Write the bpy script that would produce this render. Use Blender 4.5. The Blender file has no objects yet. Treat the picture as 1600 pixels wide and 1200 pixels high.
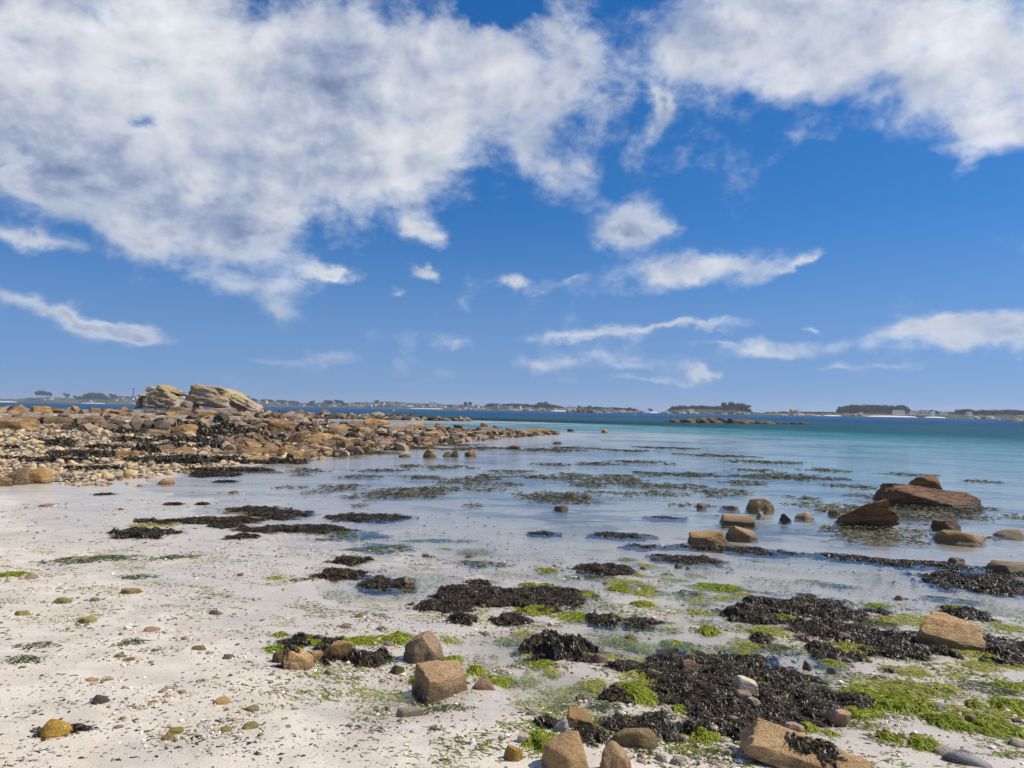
import bpy, bmesh, math, random
import numpy as np
from mathutils import Vector, Matrix, Euler

random.seed(7)
RNG = np.random.default_rng(11)
scene = bpy.context.scene
R = math.radians

# ------------------------------------------------------------------ camera
EYE = 1.9                      # metres above the water level (z = 0)
FPX = 1200.0                   # focal length in photo pixels (1600 px wide)
PITCH, ROLL = R(1.93), R(0.93)
fwd = np.array([0, math.cos(PITCH), math.sin(PITCH)])
up0 = np.array([0, -math.sin(PITCH), math.cos(PITCH)])
rgt = math.cos(ROLL) * np.array([1.0, 0, 0]) + math.sin(ROLL) * up0
upv = math.cos(ROLL) * up0 - math.sin(ROLL) * np.array([1.0, 0, 0])
cam_d = bpy.data.cameras.new('camera')
cam = bpy.data.objects.new('camera', cam_d)
scene.collection.objects.link(cam)
cam_d.sensor_width = 36.0
cam_d.lens = 36.0 * FPX / 1600.0
cam_d.clip_start = 0.05
cam_d.clip_end = 40000
m = Matrix.Identity(4)
for i in range(3):
    m[i][0], m[i][1], m[i][2] = rgt[i], upv[i], -fwd[i]
m[2][3] = EYE
cam.matrix_world = m
scene.camera = cam

def ray(u, v):
    d = fwd * FPX + rgt * (u - 800.0) - upv * (v - 600.0)
    return d / np.linalg.norm(d)

# ------------------------------------------------------------------ colour management
scene.view_settings.view_transform = 'Standard'
scene.view_settings.look = 'None'
scene.view_settings.gamma = 1.0
scene.view_settings.exposure = 0.0
scene.view_settings.use_curve_mapping = False
scene.cycles.use_denoising = True
scene.cycles.max_bounces = 8
scene.cycles.transparent_max_bounces = 8
scene.cycles.volume_bounces = 0
scene.cycles.caustics_reflective = False
scene.cycles.caustics_refractive = False
scene.cycles.sample_clamp_indirect = 6.0

# ------------------------------------------------------------------ sun
SUN_AZ, SUN_EL = R(88), R(51)          # straight to the right of the camera
sun_vec = Vector((math.sin(SUN_AZ) * math.cos(SUN_EL), math.cos(SUN_AZ) * math.cos(SUN_EL), math.sin(SUN_EL)))
sd = bpy.data.lights.new('sun', 'SUN')
sd.energy = 5.0
sd.angle = R(0.55)
sd.color = (1.0, 0.955, 0.89)
so = bpy.data.objects.new('sun', sd)
so.rotation_euler = sun_vec.to_track_quat('Z', 'Y').to_euler()
so.location = (30, 10, 60)
scene.collection.objects.link(so)

# ------------------------------------------------------------------ node helper
class NT:
    def __init__(self, tree):
        self.t = tree
        tree.nodes.clear()
    def n(self, typ, ins=None, **kw):
        nd = self.t.nodes.new(typ)
        for k, v in kw.items():
            setattr(nd, k, v)
        if ins:
            for k, v in ins.items():
                sock = nd.inputs[k]
                if isinstance(v, bpy.types.NodeSocket):
                    self.t.links.new(v, sock)
                else:
                    sock.default_value = v
        return nd
    def l(self, a, b):
        self.t.links.new(a, b)
    def math(self, op, a, b=None, c=None, clamp=False):
        ins = {0: a}
        if b is not None: ins[1] = b
        if c is not None: ins[2] = c
        nd = self.n('ShaderNodeMath', ins, operation=op)
        nd.use_clamp = clamp
        return nd.outputs[0]
    def vmath(self, op, a, b=None, s=None):
        ins = {0: a}
        if b is not None: ins[1] = b
        nd = self.n('ShaderNodeVectorMath', ins, operation=op)
        if s is not None:
            if isinstance(s, bpy.types.NodeSocket): self.l(s, nd.inputs['Scale'])
            else: nd.inputs['Scale'].default_value = s
        return nd.outputs['Value'] if op in ('LENGTH', 'DOT_PRODUCT', 'DISTANCE') else nd.outputs[0]
    def ss(self, x, lo, hi, a=0.0, b=1.0):
        nd = self.n('ShaderNodeMapRange', interpolation_type='SMOOTHSTEP')
        for k, v in ((0, x), (1, lo), (2, hi), (3, a), (4, b)):
            if isinstance(v, bpy.types.NodeSocket): self.l(v, nd.inputs[k])
            else: nd.inputs[k].default_value = v
        return nd.outputs[0]
    def mix(self, f, a, b):
        nd = self.n('ShaderNodeMix', data_type='RGBA')
        for k, v in ((0, f), (6, a), (7, b)):
            if isinstance(v, bpy.types.NodeSocket): self.l(v, nd.inputs[k])
            elif k == 0: nd.inputs[k].default_value = v
            else: nd.inputs[k].default_value = (*v, 1.0)
        return nd.outputs[2]
    def noise(self, vec, scale, detail=4, rough=0.55, dist=0.0):
        nd = self.n('ShaderNodeTexNoise', {'Vector': vec, 'Scale': scale, 'Detail': detail, 'Roughness': rough, 'Distortion': dist})
        return nd.outputs[0]

# ------------------------------------------------------------------ world: physical sky plus broken cumulus
world = bpy.data.worlds.new('World')
scene.world = world
world.use_nodes = True
world.cycles.sampling_method = 'MANUAL'
world.cycles.sample_map_resolution = 512
W = NT(world.node_tree)
tc = W.n('ShaderNodeTexCoord')
D = tc.outputs['Generated']
sep = W.n('ShaderNodeSeparateXYZ', {0: D})
X, Y, Z = sep.outputs
# a slightly lifted lookup keeps the white horizon band of the clean-air model out of the picture
lift = W.n('ShaderNodeVectorMath', {0: D, 1: (0, 0, 0.14)}, operation='ADD')
liftn = W.vmath('NORMALIZE', lift.outputs[0])
sky = W.n('ShaderNodeTexSky', sky_type='NISHITA', sun_disc=False, sun_elevation=SUN_EL, sun_rotation=SUN_AZ,
          altitude=0.0, air_density=1.0, dust_density=0.15, ozone_density=4.0)
W.l(liftn, sky.inputs[0])
hs = W.n('ShaderNodeHueSaturation', {'Hue': 0.505, 'Saturation': 1.36, 'Value': 1.0, 'Color': sky.outputs[0]})
lowair = W.ss(Z, 0.26, 0.0)                             # thin veil of sea haze low down, all the way round
skyc = W.mix(W.math('MULTIPLY', lowair, 0.62), hs.outputs[0], (1.75, 2.78, 4.85))
bg_sky = W.n('ShaderNodeBackground', {0: skyc, 1: 0.120})

az = W.math('ARCTAN2', X, Y)
el = W.math('ARCSINE', Z)
# cloud-deck coordinates: perspective towards the horizon
zz = W.math('ADD', W.math('MAXIMUM', Z, 0.0), 0.16)
deck = W.n('ShaderNodeCombineXYZ', {0: W.math('DIVIDE', X, zz), 1: W.math('DIVIDE', Y, zz), 2: 0.0}).outputs[0]
puff = W.n('ShaderNodeCombineXYZ', {0: W.math('MULTIPLY', az, 1.0), 1: W.math('MULTIPLY', el, 1.35), 2: W.math('MULTIPLY', el, 0.2)}).outputs[0]

def pix_azel(u, v):
    d = ray(u, v)
    return math.atan2(d[0], d[1]), math.asin(d[2])

azel = W.n('ShaderNodeCombineXYZ', {0: az, 1: el, 2: 0.0}).outputs[0]
_w = W.n('ShaderNodeTexNoise', {'Vector': puff, 'Scale': 11.0, 'Detail': 5.0, 'Roughness': 0.6}).outputs[1]
_ws = W.vmath('MULTIPLY', W.vmath('SUBTRACT', _w, (0.5, 0.5, 0.5)), (0.13, 0.065, 0.0))
azel = W.vmath('ADD', azel, _ws)                       # ragged outlines
def blobs(lst):
    tot = None
    for (u, v, ru, rv, rot, w) in lst:
        if 0 < w < 0.6 and v > 200: ru, rv, w = ru * 1.3, rv * 1.4, w * 1.35
        a0, e0 = pix_azel(u, v)
        mp = W.n('ShaderNodeMapping', {'Vector': azel, 'Location': (a0, e0, 0), 'Rotation': (0, 0, R(rot)), 'Scale': (ru / FPX * 1.5, rv / FPX * 1.5, 1)}, vector_type='TEXTURE')
        g = W.n('ShaderNodeTexGradient', {'Vector': mp.outputs[0]}, gradient_type='QUADRATIC_SPHERE').outputs['Fac']
        tot = W.math('MULTIPLY', g, w * 1.5) if tot is None else W.math('MULTIPLY_ADD', g, w * 1.5, tot)
    return tot

CLOUD = [(330,110,430,170,0,1.0),(700,120,270,120,0,.85),(560,250,230,70,0,.6),(120,230,180,60,-8,.5),(320,305,190,66,-10,.44),
         (80,295,100,35,0,.30),(235,362,75,42,0,.42),(380,345,60,38,0,.34),(430,325,120,56,20,.2),(870,110,110,90,0,.5),
         (1150,50,190,90,0,.75),(1350,55,260,95,0,.9),(1540,110,130,110,0,.75),(1580,205,60,40,0,.5),(1230,150,90,34,0,.35),
         (1025,165,36,42,0,.6),(870,260,90,60,0,.30),(930,300,60,40,0,.14),(1000,358,80,42,0,.85),(1080,420,150,26,8,.5),(1240,405,50,9,20,.35),
         (675,360,78,26,0,.66),(688,427,36,13,0,.55),(800,440,46,14,0,.45),(890,437,30,9,0,.25),(400,450,85,26,10,.30),(430,490,60,14,-8,.22),(515,422,40,10,0,.55),
         (70,485,120,15,-9,.5),(200,517,70,13,-5,.5),(1480,515,180,24,5,.75),(1570,530,90,18,0,.5),(1040,515,120,11,2,.5),(1200,555,75,14,0,.5),
         (1095,580,44,9,0,.9),(960,568,150,14,0,.3),(710,535,60,14,0,.32),(850,575,60,10,0,.28),(1310,583,34,8,0,.35),(50,372,90,16,0,.4),(620,453,30,8,0,.3),
         (1110,540,160,9,0,.24),(1000,592,160,7,0,.26),(900,525,110,9,0,.26),(1370,575,90,7,0,.22),(480,560,130,8,0,.2),(1260,508,18,9,0,.4),(1265,200,60,16,0,.3),
         (215,192,60,30,0,-.42),(772,8,70,30,0,-1.2),(10,245,50,20,0,-.4),(600,150,30,12,-30,-.25)]
cov = blobs(CLOUD)
# clear the region the camera sees from stray deck noise, keep a broken deck everywhere else
inview = W.math('MULTIPLY', W.ss(W.math('ABSOLUTE', az), 0.95, 0.70), W.ss(el, 0.62, 0.48))
deckn = W.noise(deck, 0.9, 3, 0.5)
gen = W.math('MULTIPLY', W.ss(deckn, 0.46, 0.62), 0.75)
gen = W.math('MULTIPLY', gen, W.ss(Z, 0.02, 0.12))
covt = W.math('ADD', W.math('MULTIPLY', W.math('SUBTRACT', 1.0, inview), gen), W.math('MULTIPLY', inview, cov))

warp = W.n('ShaderNodeTexNoise', {'Vector': puff, 'Scale': 7.0, 'Detail': 2.0}).outputs[1]
pw = W.vmath('ADD', puff, W.vmath('SCALE', W.vmath('SUBTRACT', warp, (0.5, 0.5, 0.5)), s=0.05))
n0 = W.math('SUBTRACT', W.noise(pw, 7.0, 8, 0.60), 0.5)
off = W.vmath('ADD', pw, (0.020, 0.026, 0.0))
nl0 = W.noise(pw, 9.0, 5, 0.55)
nl1 = W.noise(off, 9.0, 5, 0.55)
fine = W.math('SUBTRACT', W.noise(pw, 30.0, 4, 0.6), 0.5)
covc = W.math('MINIMUM', covt, 0.95)
d0 = W.math('MULTIPLY_ADD', n0, 1.75, W.math('SUBTRACT', covc, 0.36))
d0 = W.math('MULTIPLY_ADD', fine, 0.70, d0)
alpha = W.ss(d0, -0.24, 0.62)
relief = W.math('SUBTRACT', nl0, nl1)                     # brighter where the cloud thins out towards the sun
thick = W.ss(d0, 0.10, 0.9)
shade_n = W.noise(puff, 2.3, 3, 0.5)
greyf = W.math('MULTIPLY', thick, W.ss(shade_n, 0.38, 0.62))
lit = W.math('MULTIPLY_ADD', greyf, -0.38, 0.80)
lit = W.math('MULTIPLY_ADD', relief, 0.9, lit)
lit = W.math('MINIMUM', W.math('MAXIMUM', lit, 0.25), 0.95)
ccol = W.mix(W.ss(lit, 0.30, 0.80), (0.66, 0.82, 1.25), (0.97, 1.0, 1.05))
ccol = W.vmath('SCALE', ccol, s=lit)
bg_cl = W.n('ShaderNodeBackground', {0: ccol, 1: 1.0})
lowfade = W.ss(el, 0.0, 0.16, 0.55, 0.93)
afin = W.math('MULTIPLY', alpha, lowfade)
mixs = W.n('ShaderNodeMixShader', {0: afin, 1: bg_sky.outputs[0], 2: bg_cl.outputs[0]})
wo = W.n('ShaderNodeOutputWorld', {0: mixs.outputs[0]})
# ------------------------------------------------------------------ numpy noise
_perm = np.random.default_rng(3).permutation(512)
_perm = np.concatenate([_perm, _perm, _perm])
_g3 = np.random.default_rng(5).normal(size=(512, 3)); _g3 /= np.linalg.norm(_g3, axis=1)[:, None]
def perlin(x, y, z=None):
    x = np.asarray(x, float); y = np.asarray(y, float)
    z = np.zeros_like(x) if z is None else np.asarray(z, float)
    xi, yi, zi = np.floor(x).astype(int), np.floor(y).astype(int), np.floor(z).astype(int)
    xf, yf, zf = x - xi, y - yi, z - zi
    f = lambda t: t * t * t * (t * (t * 6 - 15) + 10)
    u, v, w = f(xf), f(yf), f(zf)
    def g(i, j, k):
        h = _perm[_perm[_perm[(xi + i) & 511] + ((yi + j) & 511)] + ((zi + k) & 511)]
        G = _g3[h]
        return G[..., 0] * (xf - i) + G[..., 1] * (yf - j) + G[..., 2] * (zf - k)
    L = lambda a, b, t: a + (b - a) * t
    return L(L(L(g(0,0,0), g(1,0,0), u), L(g(0,1,0), g(1,1,0), u), v), L(L(g(0,0,1), g(1,0,1), u), L(g(0,1,1), g(1,1,1), u), v), w)
def fbm(x, y, z=None, oct=4, gain=0.5):
    s = 0; a = 1.0; f = 1.0
    for i in range(oct):
        s = s + a * perlin(np.asarray(x) * f + 17.3 * i, np.asarray(y) * f + 9.1 * i, None if z is None else np.asarray(z) * f + 4.7 * i)
        a *= gain; f *= 2.03
    return s
def sstep(x, a, b):
    t = np.clip((np.asarray(x, float) - a) / (b - a), 0, 1)
    return t * t * (3 - 2 * t)

# ------------------------------------------------------------------ land outline (z > 0 inside), metres
LAND = np.array([(40,5.4),(9,6.6),(4.7,6.9),(1.8,7.0),(0,8.2),(-2.6,10.3),(-5.0,13.3),(-7.2,16.3),(-9.4,18.6),(-8.8,21),(-8.6,24),(-7.4,28),
                 (-6.2,33),(-4.2,40),(-1.5,50),(2.2,60),(3.6,63),(1,65),(-12,67),(-24,76),(-30,90),(-36,108),(-41,122),(-20,122),(-8,120),
                 (-6,123),(-12,128),(-30,134),(-62,142),(-66,104),(-58,88),(-66,74),(-130,70),(-130,-40),(40,-40)], float)
def sdist(x, y):
    x = np.asarray(x, float); y = np.asarray(y, float)
    d2 = np.full(x.shape, 1e18); inside = np.zeros(x.shape, bool)
    n = len(LAND)
    for i in range(n):
        ax, ay = LAND[i]; bx, by = LAND[(i + 1) % n]
        ex, ey = bx - ax, by - ay
        t = np.clip(((x - ax) * ex + (y - ay) * ey) / (ex * ex + ey * ey), 0, 1)
        dx, dy = x - ax - t * ex, y - ay - t * ey
        d2 = np.minimum(d2, dx * dx + dy * dy)
        c = (ay > y) != (by > y)
        with np.errstate(divide='ignore', invalid='ignore'):
            xc = ax + (y - ay) * ex / (ey if ey != 0 else 1e-9)
        inside ^= c & (x < xc)
    s = np.sqrt(d2)
    return np.where(inside, s, -s)

# hollows that hold a little water at low tide: x, y, radius, depth (m)
POOLS = [(-0.02, 6.2, 0.45, 0.05), (0.30, 5.3, 0.34, 0.085), (0.9, 6.6, 0.5, 0.05), (-0.95, 5.0, 0.42, 0.055), (-0.6, 5.2, 0.3, 0.045), (1.5, 6.0, 0.45, 0.05), (2.2, 5.9, 0.4, 0.05), (-1.3, 8.2, 0.6, 0.05), (1.9, 5.2, .3, .07)]
def height(x, y):
    x = np.asarray(x, float); y = np.asarray(y, float)
    s = sdist(x, y)
    s = s + fbm(x * 0.35, y * 0.35, oct=3) * 1.1 * sstep(np.abs(s), 6, 0)
    beach = np.where(s < 2.6, 0.014 * s, 0.014 * 2.6 + 0.040 * (s - 2.6))
    beach = np.minimum(beach, 0.34 + 0.004 * s)
    rocky = sstep(y, 17.5, 52) * sstep(s, 0.5, 15) * (1 - 0.68 * sstep(x, -22, -10)) * (1 - 0.35 * sstep(y, 95, 110))
    land = beach + 0.78 * rocky
    dd = -s
    sea = -(np.minimum(dd, 16) * 0.011 + np.clip(dd - 16, 0, 120) * 0.022 + np.clip(dd - 136, 0, 400) * 0.01)
    h = np.where(s > 0, land, sea)
    und = fbm(x * 0.9 + 3, y * 0.9, oct=3) * 0.020 + fbm(x * 4.0, y * 4.0 + 7, oct=2) * 0.006
    near = sstep(np.hypot(x, y), 40, 12)
    for (px_, py_, pr_, pd_) in POOLS:
        h = h - pd_ * np.exp(-(((x - px_) / pr_) ** 2 + ((y - py_) / (pr_ * 1.1)) ** 2)) 
    h = h + und * (0.35 + 0.65 * near)
    h = h + fbm(x * 0.5, y * 0.5, oct=4) * 0.18 * rocky
    return h
# the ground sheet's own polar grid, kept for quick look-ups so that things stand on the sheet itself
G_HALF, G_COLS, G_BACK = R(47), 460, 60
G_RAD = np.concatenate([np.geomspace(0.8, 2.6, 12, endpoint=False), np.geomspace(2.6, 20, 260, endpoint=False), np.geomspace(20, 150, 130, endpoint=False), np.geomspace(150, 9000, 40)])
G_ANG = np.concatenate([np.linspace(-G_HALF, G_HALF, G_COLS, endpoint=False), np.linspace(G_HALF, 2 * math.pi - G_HALF, G_BACK, endpoint=False)])
_A, _R = np.meshgrid(G_ANG, G_RAD)
G_X, G_Y = np.sin(_A) * _R, np.cos(_A) * _R
G_Z = height(G_X.ravel(), G_Y.ravel()).reshape(G_X.shape)
_exact = height
_lr = np.log(G_RAD)
def height(x, y):
    x = np.asarray(x, float); y = np.asarray(y, float)
    a = np.arctan2(x, y); r = np.hypot(x, y)
    fa = (a + G_HALF) / (2 * G_HALF) * G_COLS
    fr_ = np.interp(np.log(np.maximum(r, 1e-3)), _lr, np.arange(len(_lr)))
    ok = (fa >= 0) & (fa < G_COLS - 1) & (r > 0.81) & (r < 8900)
    ia = np.clip(fa.astype(int), 0, G_COLS - 2); ir = np.clip(fr_.astype(int), 0, len(_lr) - 2)
    ta, tr = np.clip(fa - ia, 0, 1), fr_ - ir
    z = (G_Z[ir, ia] * (1 - ta) + G_Z[ir, ia + 1] * ta) * (1 - tr) + (G_Z[ir + 1, ia] * (1 - ta) + G_Z[ir + 1, ia + 1] * ta) * tr
    if not ok.all():
        bad = ~ok
        z = np.array(z); z[bad] = _exact(x[bad], y[bad])
    return z
def gh(x, y):
    a = math.atan2(x, y); r = math.hypot(x, y)
    if not (-G_HALF <= a < G_HALF * 0.995 and 0.81 < r < 8900): return float(_exact(np.array([x]), np.array([y]))[0])
    fa = (a + G_HALF) / (2 * G_HALF) * G_COLS; ia = min(int(fa), G_COLS - 2); ta = fa - ia
    ir = min(max(int(np.searchsorted(G_RAD, r)) - 1, 0), len(G_RAD) - 2); tr = (math.log(r) - _lr[ir]) / (_lr[ir + 1] - _lr[ir])
    return float((G_Z[ir, ia] * (1 - ta) + G_Z[ir, ia + 1] * ta) * (1 - tr) + (G_Z[ir + 1, ia] * (1 - ta) + G_Z[ir + 1, ia + 1] * ta) * tr)

def P(u, v, floor=None):
    """photo pixel -> point where that line of sight meets the ground (or the water surface)"""
    d = ray(u, v)
    o = np.array([0, 0, EYE])
    t = EYE / max(-d[2], 1e-4)
    for _ in range(14):
        p = o + d * t
        z = gh(p[0], p[1])
        z = max(z, 0.0) if floor is None else max(z, floor)
        tn = (EYE - z) / max(-d[2], 1e-4)
        t = 0.5 * t + 0.5 * tn
    p = o + d * t
    return np.array([p[0], p[1], max(gh(p[0], p[1]), 0.0) if floor is None else floor])
def at_depth(u, v, Yd):
    """photo pixel -> point on that line of sight at ground distance Yd"""
    d = ray(u, v)
    return np.array([0, 0, EYE]) + d * (Yd / d[1])

# ------------------------------------------------------------------ mesh + object helpers
def make_mesh(name, V, faces, mat=None, smooth=False, attrs=None):
    V = np.asarray(V, np.float32)
    if not isinstance(faces, (list, tuple)): faces = [faces]
    faces = [np.asarray(f, np.int32) for f in faces if len(f)]
    idx = np.concatenate([f.ravel() for f in faces]) if faces else np.zeros(0, np.int32)
    tot = np.concatenate([np.full(len(f), f.shape[1], np.int32) for f in faces]) if faces else np.zeros(0, np.int32)
    me = bpy.data.meshes.new(name)
    me.vertices.add(len(V)); me.vertices.foreach_set('co', V.ravel())
    me.loops.add(len(idx)); me.loops.foreach_set('vertex_index', idx)
    me.polygons.add(len(tot))
    st = np.concatenate([[0], np.cumsum(tot)[:-1]]).astype(np.int32)
    me.polygons.foreach_set('loop_start', st)
    me.polygons.foreach_set('use_smooth', np.full(len(tot), smooth, bool))
    if attrs:
        for k, a in attrs.items():
            a = np.asarray(a, np.float32)
            if a.ndim == 1:
                at = me.attributes.new(k, 'FLOAT', 'POINT'); at.data.foreach_set('value', a)
            else:
                at = me.attributes.new(k, 'FLOAT_COLOR', 'POINT')
                at.data.foreach_set('color', np.concatenate([a, np.ones((len(a), 1), np.float32)], 1).ravel())
    me.update(calc_edges=True)
    if mat is not None: me.materials.append(mat)
    return me
def link(name, data, loc=(0, 0, 0), rot=(0, 0, 0), scale=(1, 1, 1), parent=None):
    o = bpy.data.objects.new(name, data)
    o.location = loc; o.rotation_euler = rot; o.scale = scale
    scene.collection.objects.link(o)
    if parent is not None: o.parent = parent
    return o
def tag(o, label=None, cat=None, group=None, kind=None):
    if label: o['label'] = label
    if cat: o['category'] = cat
    if group: o['group'] = group
    if kind: o['kind'] = kind
    return o

# labels that single a thing out: nearest landmark, side of it, and rank
LANDMARKS = [(690,1065,'squared tan boulder'),(872,1010,'cone-shaped seaweed mound'),(750,930,'wide black seaweed mat'),(1165,1075,'largest black seaweed mat'),
             (1482,995,'flat-faced orange boulder'),(1450,770,'dark red slab'),(1355,803,'tilted red slab'),(1185,787,'pale pointed rock'),
             (1105,835,'blocky brown rock'),(1260,1165,'long tan slab'),(885,1175,'smooth brown boulder'),(87,1140,'golden cobble'),
             (48,745,'split brown boulder'),(671,707,'dark rounded rock'),(465,1028,'weed-draped grey rock'),(225,833,'seaweed heap on sand'),
             (452,692,'leaning upright slab'),(300,620,'two lichen-topped outcrops'),(1140,655,'low dark islet'),(600,650,'far rocky spit')]
_TENS = ['twenty', 'thirty', 'forty', 'fifty']
_UN = ['first', 'second', 'third', 'fourth', 'fifth', 'sixth', 'seventh', 'eighth', 'ninth']
ORD = ['nearest', 'second nearest', 'third nearest', 'fourth nearest', 'fifth nearest', 'sixth nearest', 'seventh nearest', 'eighth nearest', 'ninth nearest', 'tenth nearest',
       'eleventh nearest','twelfth nearest','thirteenth nearest','fourteenth nearest','fifteenth nearest','sixteenth nearest','seventeenth nearest','eighteenth nearest','nineteenth nearest','twentieth nearest']
for _t, _n in zip(_TENS, ['thirtieth', 'fortieth', 'fiftieth', 'sixtieth']): ORD += [f'{_t}-{q} nearest' for q in _UN] + [_n + ' nearest']
_pend = []
def label_later(o, u, v, phrase):
    _pend.append((o, u, v, phrase))
def resolve_labels():
    groups = {}
    for o, u, v, ph in _pend:
        best = min(LANDMARKS, key=lambda L: math.hypot(L[0] - u, (L[1] - v) * 1.6))
        dx, dy = u - best[0], (v - best[1]) * 1.6
        rel = ('right of' if dx > 0 else 'left of') if abs(dx) > abs(dy) else ('in front of' if dy > 0 else 'behind')
        groups.setdefault((ph, best[2], rel), []).append((math.hypot(dx, dy), o))
    for (ph, lm, rel), lst in groups.items():
        lst.sort(key=lambda t: t[0])
        for k, (d, o) in enumerate(lst):
            if len(lst) == 1: o['label'] = f'{ph} {rel} the {lm}'
            else: o['label'] = f'{ph}, {ORD[min(k, len(ORD) - 1)]} one {rel} the {lm}'
# ------------------------------------------------------------------ materials
def new_mat(name):
    mt = bpy.data.materials.new(name)
    mt.use_nodes = True
    return mt, NT(mt.node_tree)
def finish(N, shader, disp=None):
    N.n('ShaderNodeOutputMaterial', {0: shader})

def rock_mat(name, c1, c2, dark, speck=0.35, lichen=0.0, band=0.0, wet=True, bump=0.6, bscale=1.0, spread=0.5):
    mt, N = new_mat(name)
    geo = N.n('ShaderNodeNewGeometry'); pos = geo.outputs['Position']
    oi = N.n('ShaderNodeObjectInfo').outputs['Random']
    offv = N.n('ShaderNodeCombineXYZ', {0: N.math('MULTIPLY', oi, 37.0), 1: N.math('MULTIPLY', oi, 91.0), 2: 0.0}).outputs[0]
    p = N.vmath('ADD', pos, offv)
    big = N.noise(p, 2.2 * bscale, 5, 0.6)
    med = N.noise(p, 14.0 * bscale, 6, 0.65)
    fine = N.noise(p, 140.0 * bscale, 3, 0.6)
    col = N.mix(N.ss(big, 0.32, 0.68), c1, c2)
    col = N.mix(N.math('MULTIPLY', N.ss(med, 0.53, 0.72), 0.75), col, dark)
    col = N.mix(N.math('MULTIPLY', N.ss(fine, 0.52, 0.66), speck), col, tuple(min(1, c * 1.55 + 0.04) for c in c2))
    col = N.mix(N.math('MULTIPLY', N.ss(fine, 0.46, 0.34), speck), col, tuple(c * 0.35 for c in c1))
    blot = N.noise(p, 34.0 * bscale, 4, 0.7)
    col = N.mix(N.math('MULTIPLY', N.ss(blot, 0.60, 0.68), 0.45), col, tuple(min(0.7, c * 1.5 + 0.08) for c in c2))
    col = N.mix(N.math('MULTIPLY', N.ss(blot, 0.40, 0.32), 0.5), col, dark)
    # bedding / joints: stretched wave
    sc = N.n('ShaderNodeMapping', {'Vector': p, 'Rotation': (0.35, 0.25, 0.3), 'Scale': (0.7, 0.7, 6.0)})
    bed = N.noise(sc.outputs[0], 2.6 * bscale, 5, 0.6)
    crack = N.ss(N.math('ABSOLUTE', N.math('SUBTRACT', bed, 0.5)), 0.0, 0.03)
    col = N.mix(N.math('MULTIPLY', N.math('SUBTRACT', 1.0, crack), 0.55 * band), col, tuple(c * 0.4 for c in dark))
    if lichen > 0:
        up = N.n('ShaderNodeSeparateXYZ', {0: geo.outputs['Normal']}).outputs[2]
        ln = N.noise(p, 1.1, 5, 0.62)
        hz = N.n('ShaderNodeSeparateXYZ', {0: pos}).outputs[2]
        lf = N.math('MULTIPLY', N.math('MULTIPLY', N.ss(up, -0.1, 0.45), N.ss(ln, 0.44, 0.56)), N.ss(hz, 2.0, 2.9))
        col = N.mix(N.math('MULTIPLY', lf, lichen), col, (0.52, 0.38, 0.11))
    hsv = N.n('ShaderNodeHueSaturation', {'Color': col, 'Value': N.math('ADD', 1.0 - spread / 2, N.math('MULTIPLY', oi, spread)),
                                         'Saturation': N.math('ADD', 1.02, N.math('MULTIPLY', oi, 0.28))})
    col = hsv.outputs[0]
    rough = 0.82
    if wet:
        pz = N.n('ShaderNodeSeparateXYZ', {0: pos}).outputs[2]
        wz = N.math('ADD', pz, N.math('MULTIPLY', N.math('SUBTRACT', med, 0.5), 0.12))
        wf = N.ss(wz, 0.13, 0.03)
        col = N.mix(N.math('MULTIPLY', wf, 0.6), col, (0.030, 0.024, 0.012))
        rough = N.math('SUBTRACT', 0.82, N.math('MULTIPLY', wf, 0.45))
    hgt = N.math('ADD', N.math('ADD', N.math('MULTIPLY', med, 0.75), N.math('MULTIPLY', fine, 0.30)), N.math('MULTIPLY', crack, 0.35 * band))
    bm = N.n('ShaderNodeBump', {'Height': hgt, 'Strength': bump, 'Distance': 0.05 / bscale})
    b = N.n('ShaderNodeBsdfPrincipled', {'Base Color': col, 'Roughness': rough, 'Normal': bm.outputs[0], 'Specular IOR Level': 0.35})
    finish(N, b.outputs[0])
    return mt

M = {}
M['tan'] = rock_mat('granite_tan', (0.37, 0.245, 0.14), (0.50, 0.35, 0.215), (0.20, 0.125, 0.07), speck=0.55, bump=0.9, band=0.35)
M['tan_far'] = rock_mat('granite_tan_field', (0.215, 0.138, 0.074), (0.40, 0.275, 0.158), (0.07, 0.048, 0.03), speck=0.3, band=0.8, bump=0.8, bscale=0.45, spread=0.75)
M['grey_rock'] = rock_mat('granite_grey_field', (0.25, 0.19, 0.145), (0.40, 0.32, 0.25), (0.10, 0.075, 0.055), speck=0.3, band=1.0, bump=0.8, bscale=0.45, spread=0.6)
M['pale'] = rock_mat('pale_stone', (0.42, 0.34, 0.24), (0.56, 0.48, 0.37), (0.24, 0.18, 0.12), speck=0.3, bump=0.5)
M['cream'] = rock_mat('shingle_cream', (0.40, 0.30, 0.18), (0.56, 0.45, 0.30), (0.20, 0.14, 0.085), speck=0.25, bump=0.4, spread=0.8, wet=False)
M['red'] = rock_mat('red_brown_schist', (0.165, 0.092, 0.052), (0.285, 0.165, 0.095), (0.05, 0.03, 0.022), speck=0.25, band=1.0, bump=0.9, bscale=0.8)
M['brown'] = rock_mat('brown_granite', (0.26, 0.17, 0.09), (0.38, 0.26, 0.15), (0.11, 0.075, 0.04), speck=0.35, bump=0.7)
M['gold'] = rock_mat('golden_stone', (0.27, 0.18, 0.075), (0.40, 0.29, 0.14), (0.10, 0.07, 0.03), speck=0.4, bump=0.8)
M['pink'] = rock_mat('pink_granite', (0.36, 0.22, 0.15), (0.50, 0.34, 0.25), (0.20, 0.12, 0.08), speck=0.35, bump=0.6)
M['dark'] = rock_mat('dark_wet_stone', (0.05, 0.045, 0.04), (0.10, 0.09, 0.075), (0.02, 0.02, 0.018), speck=0.2, bump=0.6)
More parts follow.
